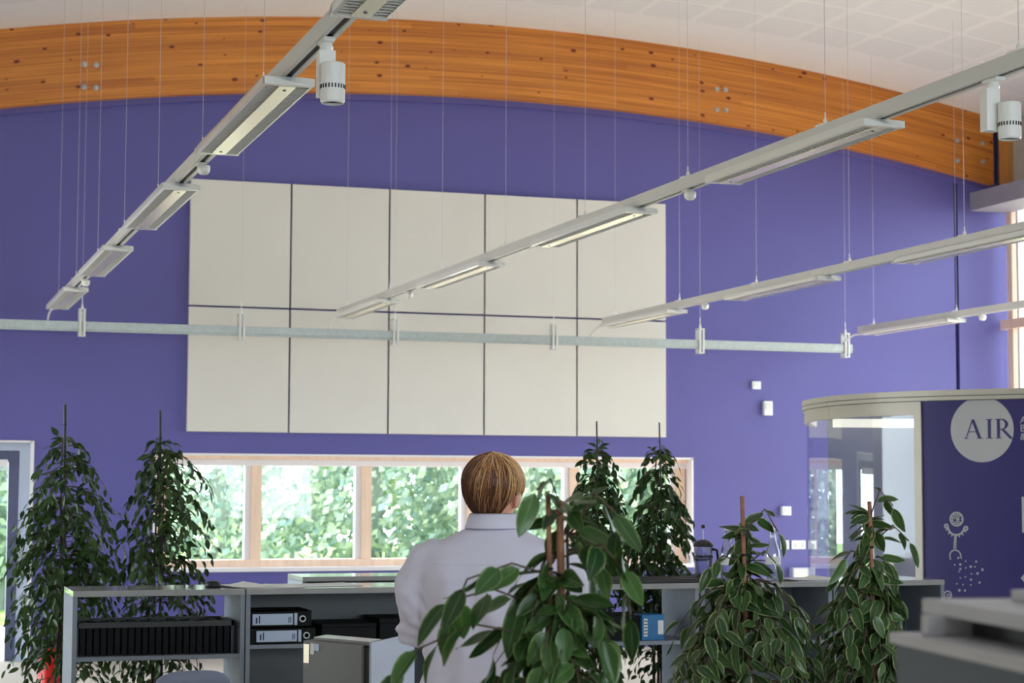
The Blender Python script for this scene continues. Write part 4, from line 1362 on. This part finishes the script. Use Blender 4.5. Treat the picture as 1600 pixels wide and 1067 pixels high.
for j in range(NT + 1):
    for i in range(NP):
        p = scalp(PI * .93 * j / NT, 2 * PI * i / NP, .955)
        idx[(j, i)] = (len(cv), p.z >= zmin(p.x, p.y - HC.y) - .004)
        cv.append(HR @ p)
for j in range(NT):
    for i in range(NP):
        q = [idx[(j, i)], idx[(j, (i + 1) % NP)], idx[(j + 1, (i + 1) % NP)], idx[(j + 1, i)]]
        if all(t[1] for t in q): cf.append(tuple(t[0] for t in q))
cap.add(cv, cf)
capo = cap.build('hair_base', M['hair'], man, smooth=True)
ul = capo.data.uv_layers.new(name='UVMap')
for d in ul.data: d.uv = (.2, .5)
for sidx in range(4200):
    ph = rnd.uniform(0, 2 * PI)
    th = rnd.uniform(.02, .95) if rnd.random() < .55 else rnd.uniform(.3, 1.9)
    cl = noise.noise(Vector((math.cos(ph) * 5, math.sin(ph) * 5, th * .8))) + .5 * noise.noise(Vector((math.cos(ph) * 17, math.sin(ph) * 17, 3)))
    lift = 1.0 + .025 * cl + rnd.uniform(-.035, .02)
    ps = []
    sway = rnd.gauss(-.30, .14) + cl * .3
    st_ = rnd.uniform(.10, .14)
    for k in range(rnd.randint(7, 13)):
        p = scalp(th, ph + sway * (k / 12) / max(.35, math.sin(max(th, .1))), lift - .001 * k)
        if p.z < zmin(p.x, p.y - HC.y) - rnd.uniform(-.012, .014) and k > 1: break
        ps.append(HR @ p)
        th += st_
        if th > 2.9: break
    if len(ps) < 4: continue
    nn = len(ps)
    k0 = len(hm.f)
    hm.tube(ps, [.0013 * (1 - .75 * i / (nn - 1)) + .0002 for i in range(nn)], 4, caps=False)
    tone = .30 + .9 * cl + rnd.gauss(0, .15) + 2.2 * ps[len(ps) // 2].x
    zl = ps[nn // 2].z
    tone += .26 * ((zl - 1.60) / .09)  # lower strands darker brown, with shade mixed into the hair colour
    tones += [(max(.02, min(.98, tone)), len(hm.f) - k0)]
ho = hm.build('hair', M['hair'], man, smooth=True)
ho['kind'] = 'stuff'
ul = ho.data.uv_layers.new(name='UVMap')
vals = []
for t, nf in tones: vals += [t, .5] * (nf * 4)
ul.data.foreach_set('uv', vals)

# ------------------------------------------------------------------ potted plants
def leaf_mesh(m, length, wid, fold, curl, seed):
    rnd = random.Random(seed)
    rows = 8
    us = [-1, -.5, 0, .5, 1]
    vs = []; fs = []; uvs = []
    wob = rnd.uniform(-.5, .5)
    for j in range(rows + 1):
        t = j / rows
        wv = wid * length * ((t ** .62) * ((1 - t) ** .95)) * 3.0 * .5
        y = length * (.08 + .92 * t)
        for u in us:
            x = u * wv
            z = -curl * length * t * t - fold * abs(x) * -1 + .02 * length * math.sin(t * 7 + wob * 4) * u
            vs.append((x + .03 * length * wob * t * t, y, z))
            uvs.append(((u + 1) / 2, t))
    nc = len(us)
    for j in range(rows):
        for i in range(nc - 1):
            a = j * nc + i
            fs.append((a, a + 1, a + nc + 1, a + nc))
    # petiole
    k = len(vs)
    r = .008 * length
    vs += [(-r, 0, 0), (r, 0, 0), (0, 0, r * 1.6), (-r, .1 * length, 0), (r, .1 * length, 0), (0, .1 * length, r * 1.6)]
    uvs += [(.5, 0)] * 6
    fs += [(k, k + 1, k + 4, k + 3), (k + 1, k + 2, k + 5, k + 4), (k + 2, k, k + 3, k + 5)]
    me = bpy.data.meshes.new('leaf')
    me.from_pydata(vs, [], fs)
    me.materials.append(m)
    ul = me.uv_layers.new(name='UVMap')
    for lp in me.loops: ul.data[lp.index].uv = uvs[lp.vertex_index]
    for p in me.polygons: p.use_smooth = True
    me.update()
    return me, vs, fs, uvs

POTS = []
def plant(label, px, depth, prof, nbr, leaf_len, lm, seed, stakes, spacing, stems=2, width=.46, ystart=None, extra=(), shade=1.0, group='weeping figs in the office'):
    """prof: (image row, reach to the left, reach to the right) read in pixels at the plant's own depth, kept in metres"""
    rnd = random.Random(seed)
    base = pt(px, 777, depth)
    lat = Vector((cR.x, cR.y, 0)).normalized(); fw = Vector((cF.x, cF.y, 0)).normalized()
    sc = depth / FL
    P = [(pt(px, y, depth).z, l * sc, r * sc) for y, l, r in prof]
    P.sort(key=lambda t: -t[0])
    ztop = P[0][0]; zlow = pt(px, 1067, depth).z
    zbot = max(.45, zlow - .35)
    P.append((zbot, P[-1][1] * .9, P[-1][2] * .9))
    root = empty('potted_fig', (base.x, base.y, 0), label, 'plant', group)
    MB().lathe([(0, 0), (.12, 0), (.15, .26), (.165, .26), (.165, .30), (.145, .30), (.14, .27), (0, .27)], 28).build('pot', M['pot'], root, smooth=False)
    MB().lathe([(0, .255), (.138, .265), (.138, .275), (0, .285)], 20).build('soil', M['soil'], root)
    sp = []
    for k in range(stems):
        a = 2 * PI * k / stems + seed
        rr = .03
        pth = []
        for i in range(9):
            t = i / 8
            z = .26 + (ztop - .06 - k * .12 - .26) * t
            pth.append(Vector((rr * math.cos(a + t * 2) * (1 - .5 * t) + .012 * noise.noise(Vector((t * 4, seed, k))), rr * math.sin(a + t * 2) * (1 - .5 * t), z)))
        MB().tube(pth, [.011 * (1 - .75 * i / 8) for i in range(9)], 8).build('stem', M['stem'], root, smooth=True)
    for (sx, sy, mt, rad) in stakes:
        q = pt(sx, sy, depth)
        dx = (sx - px) * sc
        top = lat * dx
        top.z = q.z
        st = MB().tube([(lat * dx * 1.0 + Vector((0, 0, .2))) + fw * -.02 + lat * .03, Vector((top.x, top.y, q.z)) + fw * -.02], rad, 8).build('stake', M[mt], root)
        zz = q.z - .1 - rnd.uniform(0, .05)
        while zz > zbot:
            f_ = 1 - (zz - .2) / (q.z - .2)
            c_ = lat * (dx + .03 * f_) + fw * -.02 + Vector((0, 0, zz))
            MB().lathe([(rad * 1.15, -.003), (rad * 1.5, 0), (rad * 1.15, .003)], 10, c_).box(c_.x - rad * 3.5, c_.x, c_.y - .001, c_.y + .001, c_.z - .001, c_.z + .001).build('tie', M['black'], st)
            zz -= .17
    def reach(z, ca):
        for (z0, l0, r0), (z1, l1, r1) in zip(P, P[1:]):
            if z >= z1:
                t = max(0, min(1, (z0 - z) / max(1e-6, z0 - z1)))
                l = l0 + (l1 - l0) * t; r = r0 + (r1 - r0) * t
                break
        else:
            l, r = P[-1][1:]
        w_ = .5 + .5 * ca
        return l + (r - l) * w_
    # shapes
    forms = [leaf_mesh(lm, leaf_len * f, width * g, fo, cu, seed * 10 + i) for i, (f, g, fo, cu) in enumerate([(1, 1, .25, .10), (.86, 1.08, .4, .22), (1.1, .92, .15, .3), (.72, 1, .3, .05), (.95, .95, .55, .16), (1.02, 1.06, .1, -.08)])]
    leaves = []
    tw = MB()
    areas = []
    zs = []
    H = ztop - zbot
    cnt = 0
    for bidx in range(nbr):
        # heights weighted by the reach there
        for _ in range(20):
            z = zbot + H * rnd.random()
            if rnd.random() < (reach(z, 0) + .04) / (max(max(p[1:]) for p in P) + .04): break
        a = rnd.uniform(0, 2 * PI)
        ca, sa = math.cos(a), math.sin(a)
        R_ = reach(z, ca) * (rnd.uniform(.45, 1.0) ** .7)
        R_ *= 1.0 if abs(ca) > .5 else .85
        dirv = lat * ca + fw * sa
        zs_ = min(ztop - .04, z + R_ * rnd.uniform(.35, .8))
        A_ = Vector((0, 0, zs_)) + dirv * .015
        E_ = dirv * R_ + Vector((0, 0, z))
        B_ = dirv * R_ * .6 + Vector((0, 0, zs_ + R_ * rnd.uniform(.05, .25)))
        npt = 7
        pth = [A_ * (1 - t) ** 2 + B_ * 2 * t * (1 - t) + E_ * t * t for t in [i / (npt - 1) for i in range(npt)]]
        ln = sum((pth[i + 1] - pth[i]).length for i in range(npt - 1))
        tw.tube(pth, [.0028 * (1 - .7 * i / (npt - 1)) for i in range(npt)], 5, caps=False)
        nl = max(2, int(ln * .85 / spacing))
        for k in range(nl + 1):
            t = .2 + .8 * k / nl
            i = min(npt - 2, int(t * (npt - 1))); f = t * (npt - 1) - i
            p = pth[i].lerp(pth[i + 1], min(1, f))
            tg = (pth[i + 1] - pth[i]).normalized()
            side = tg.cross(Vector((0, 0, 1)))
            side = side.normalized() if side.length > .01 else lat
            s = 1 if k % 2 else -1
            if k == nl: s = 0
            d = (tg * rnd.uniform(.5, .9) + side * s * rnd.uniform(.4, .9) + Vector((rnd.gauss(0, .22), rnd.gauss(0, .22), -rnd.uniform(-.15, .85)))).normalized()
            nrm = (Vector((0, 0, 1)) + dirv * rnd.uniform(.1, .9) + Vector((rnd.gauss(0, .7), rnd.gauss(0, .7), 0)))
            leaves.append((p, d, nrm, rnd.randrange(len(forms)), rnd.uniform(.72, 1.12)))
    # shoots at the tip
    for k in range(7):
        a = rnd.uniform(0, 2 * PI)
        p = Vector((0, 0, ztop - .02 - .025 * k)); dv = lat * math.cos(a) + fw * math.sin(a)
        leaves.append((p, (dv + Vector((0, 0, rnd.uniform(-.6, .2)))).normalized(), Vector((0, 0, 1)) + dv * .4, rnd.randrange(6), .9))
    # sprays drawn out to where the photograph shows them
    for pts_ in extra:
        pth = []
        for (ex, ey, ed) in pts_:
            q = pt(ex, ey, depth + ed) - Vector((base.x, base.y, 0))
            pth.append(q)
        tw.tube(pth, .002, 5, caps=False)
        tot = len(pth) - 1
        ln = sum((pth[i + 1] - pth[i]).length for i in range(tot))
        nl = max(2, int(ln / (spacing * 1.15)))
        for k in range(nl + 1):
            t = .12 + .88 * k / nl
            i = min(tot - 1, int(t * tot)); f = t * tot - i
            p = pth[i].lerp(pth[i + 1], min(1, f)); tg = (pth[i + 1] - pth[i]).normalized()
            side = tg.cross(Vector((0, 0, 1))); side = side.normalized() if side.length > .01 else lat
            s = 0 if k == nl else (1 if k % 2 else -1)
            d = (tg * .6 + side * s * .5 + Vector((0, 0, -rnd.uniform(.2, .8)))).normalized()
            nrm = Vector((0, 0, .8)) - fw * rnd.uniform(.2, .9) + lat * rnd.gauss(0, .4)
            leaves.append((p, d, nrm, rnd.randrange(6), rnd.uniform(.85, 1.12)))
    tw.build('twigs', M['stem'], root, kind='stuff')
    def mtx(L):
        p, d, nrm, fi, s = L
        x = d.cross(nrm)
        x = x.normalized() if x.length > .01 else d.orthogonal().normalized()
        z = x.cross(d)
        return Matrix.Translation(p) @ Matrix((x, d, z)).transposed().to_4x4() @ Matrix.Scale(s, 4)
    inview = [L for L in leaves if L[0].z > zlow - .03]
    outv = [L for L in leaves if L[0].z <= zlow - .03]
    inview.sort(key=lambda L: L[0].dot(fw) - .2 * L[0].z)
    rest = inview[300:] + outv
    for L in inview[:300]:
        o = bpy.data.objects.new('leaf', forms[L[3]][0])
        COL.objects.link(o)
        o.parent = root
        o.matrix_local = mtx(L)
    if rest:
        vs = []; fs = []; uvs = []
        for L in rest:
            m4 = mtx(L); _, v0, f0, u0 = forms[L[3]]
            k = len(vs)
            vs += [m4 @ Vector(v) for v in v0]; fs += [tuple(i + k for i in f) for f in f0]; uvs += u0
        o = MB().add(vs, fs).build('foliage', lm, root, smooth=True, kind='stuff')
        ul = o.data.uv_layers.new(name='UVMap')
        for lp in o.data.loops: ul.data[lp.index].uv = uvs[lp.vertex_index]
    return len(inview), len(outv)

GD, GV, GM = M['leaf_dark'], M['leaf_var'], M['leaf_mid']
plant('tall dark green weeping fig at far left on a green stake', 100, 10.3, [(676, 8, 12), (700, 28, 38), (740, 48, 68), (790, 70, 95), (850, 85, 112), (920, 90, 125), (1000, 90, 120), (1067, 85, 100)],
      210, .074, GD, 1, [(100, 632, 'darkstake', .008)], .034, stems=3, width=.40)
plant('tall dark green weeping fig before the left end of the window', 250, 10.2, [(680, 8, 12), (705, 25, 35), (745, 36, 75), (790, 55, 90), (850, 72, 112), (900, 80, 108), (1000, 80, 80), (1067, 70, 70)],
      190, .072, GD, 2, [(249, 641, 'darkstake', .008)], .034, stems=3, width=.40)
plant('dark weeping fig on a thin stake, right behind the letter trays', 931, 10.9, [(692, 12, 14), (730, 28, 35), (780, 38, 54), (830, 54, 68), (875, 72, 76), (930, 72, 76), (1000, 50, 50)],
      235, .074, GD, 3, [(932, 658, 'darkstake', .005)], .034, stems=3, width=.42)
plant('dark weeping fig on a thin stake beside the right end of the window', 1028, 11.0, [(692, 14, 14), (720, 26, 42), (780, 44, 40), (830, 56, 66), (875, 72, 62), (930, 72, 56), (1000, 50, 50)],
      235, .074, GD, 4, [(1030, 660, 'darkstake', .005)], .034, stems=3, width=.42)
plant('large leaved fig in the foreground centre on two bamboo stakes', 880, 3.45, [(775, 5, 20), (820, 20, 55), (870, 30, 75), (920, 60, 60), (960, 115, 62), (1010, 150, 85), (1067, 175, 100)],
      92, .088, GM, 5, [(874, 782, 'bamboo', .0075), (856, 768, 'bamboo', .005)], .042, stems=2, width=.42,
      extra=[[(880, 905, 0), (800, 880, -.1), (730, 905, -.12), (705, 965, -.1)], [(875, 960, 0), (770, 920, -.05), (700, 940, -.1)], [(875, 1000, 0), (740, 975, -.1), (640, 1020, -.1), (612, 1062, -.1)],
             [(880, 800, 0), (860, 748, -.05), (838, 765, -.05)], [(880, 870, 0), (940, 850, -.1), (975, 890, -.1), (985, 960, -.1)], [(880, 850, 0), (930, 770, -.1), (960, 800, -.1), (970, 850, -.1)]])
plant('cream-edged variegated fig on a bamboo stake before the two bottles', 1160, 4.6, [(800, 2, 6), (885, 3, 8), (925, 25, 35), (960, 80, 75), (1005, 140, 120), (1067, 160, 130)],
      210, .070, GV, 6, [(1158, 775, 'bamboo', .0055)], .034, stems=2, width=.38,
      extra=[[(1163, 870, 0), (1172, 820, -.05), (1195, 795, -.05), (1215, 830, -.05)], [(1163, 880, 0), (1130, 868, -.08), (1110, 885, -.1)], [(1163, 885, 0), (1195, 860, -.05), (1212, 880, -.05)]])
plant('cream-edged variegated fig before the purple pod panel, tallest shoot at right', 1358, 4.7, [(790, 2, 5), (865, 14, 24), (910, 35, 42), (950, 100, 50), (1000, 125, 58), (1067, 130, 62)],
      190, .070, GV, 8, [(1356, 783, 'bamboo', .0055)], .034, stems=2, width=.38,
      extra=[[(1360, 860, 0), (1362, 800, -.03), (1375, 765, -.05), (1395, 790, -.05)], [(1362, 850, 0), (1395, 820, -.05), (1420, 845, -.05)], [(1360, 870, 0), (1330, 860, -.05), (1312, 885, -.05)]])
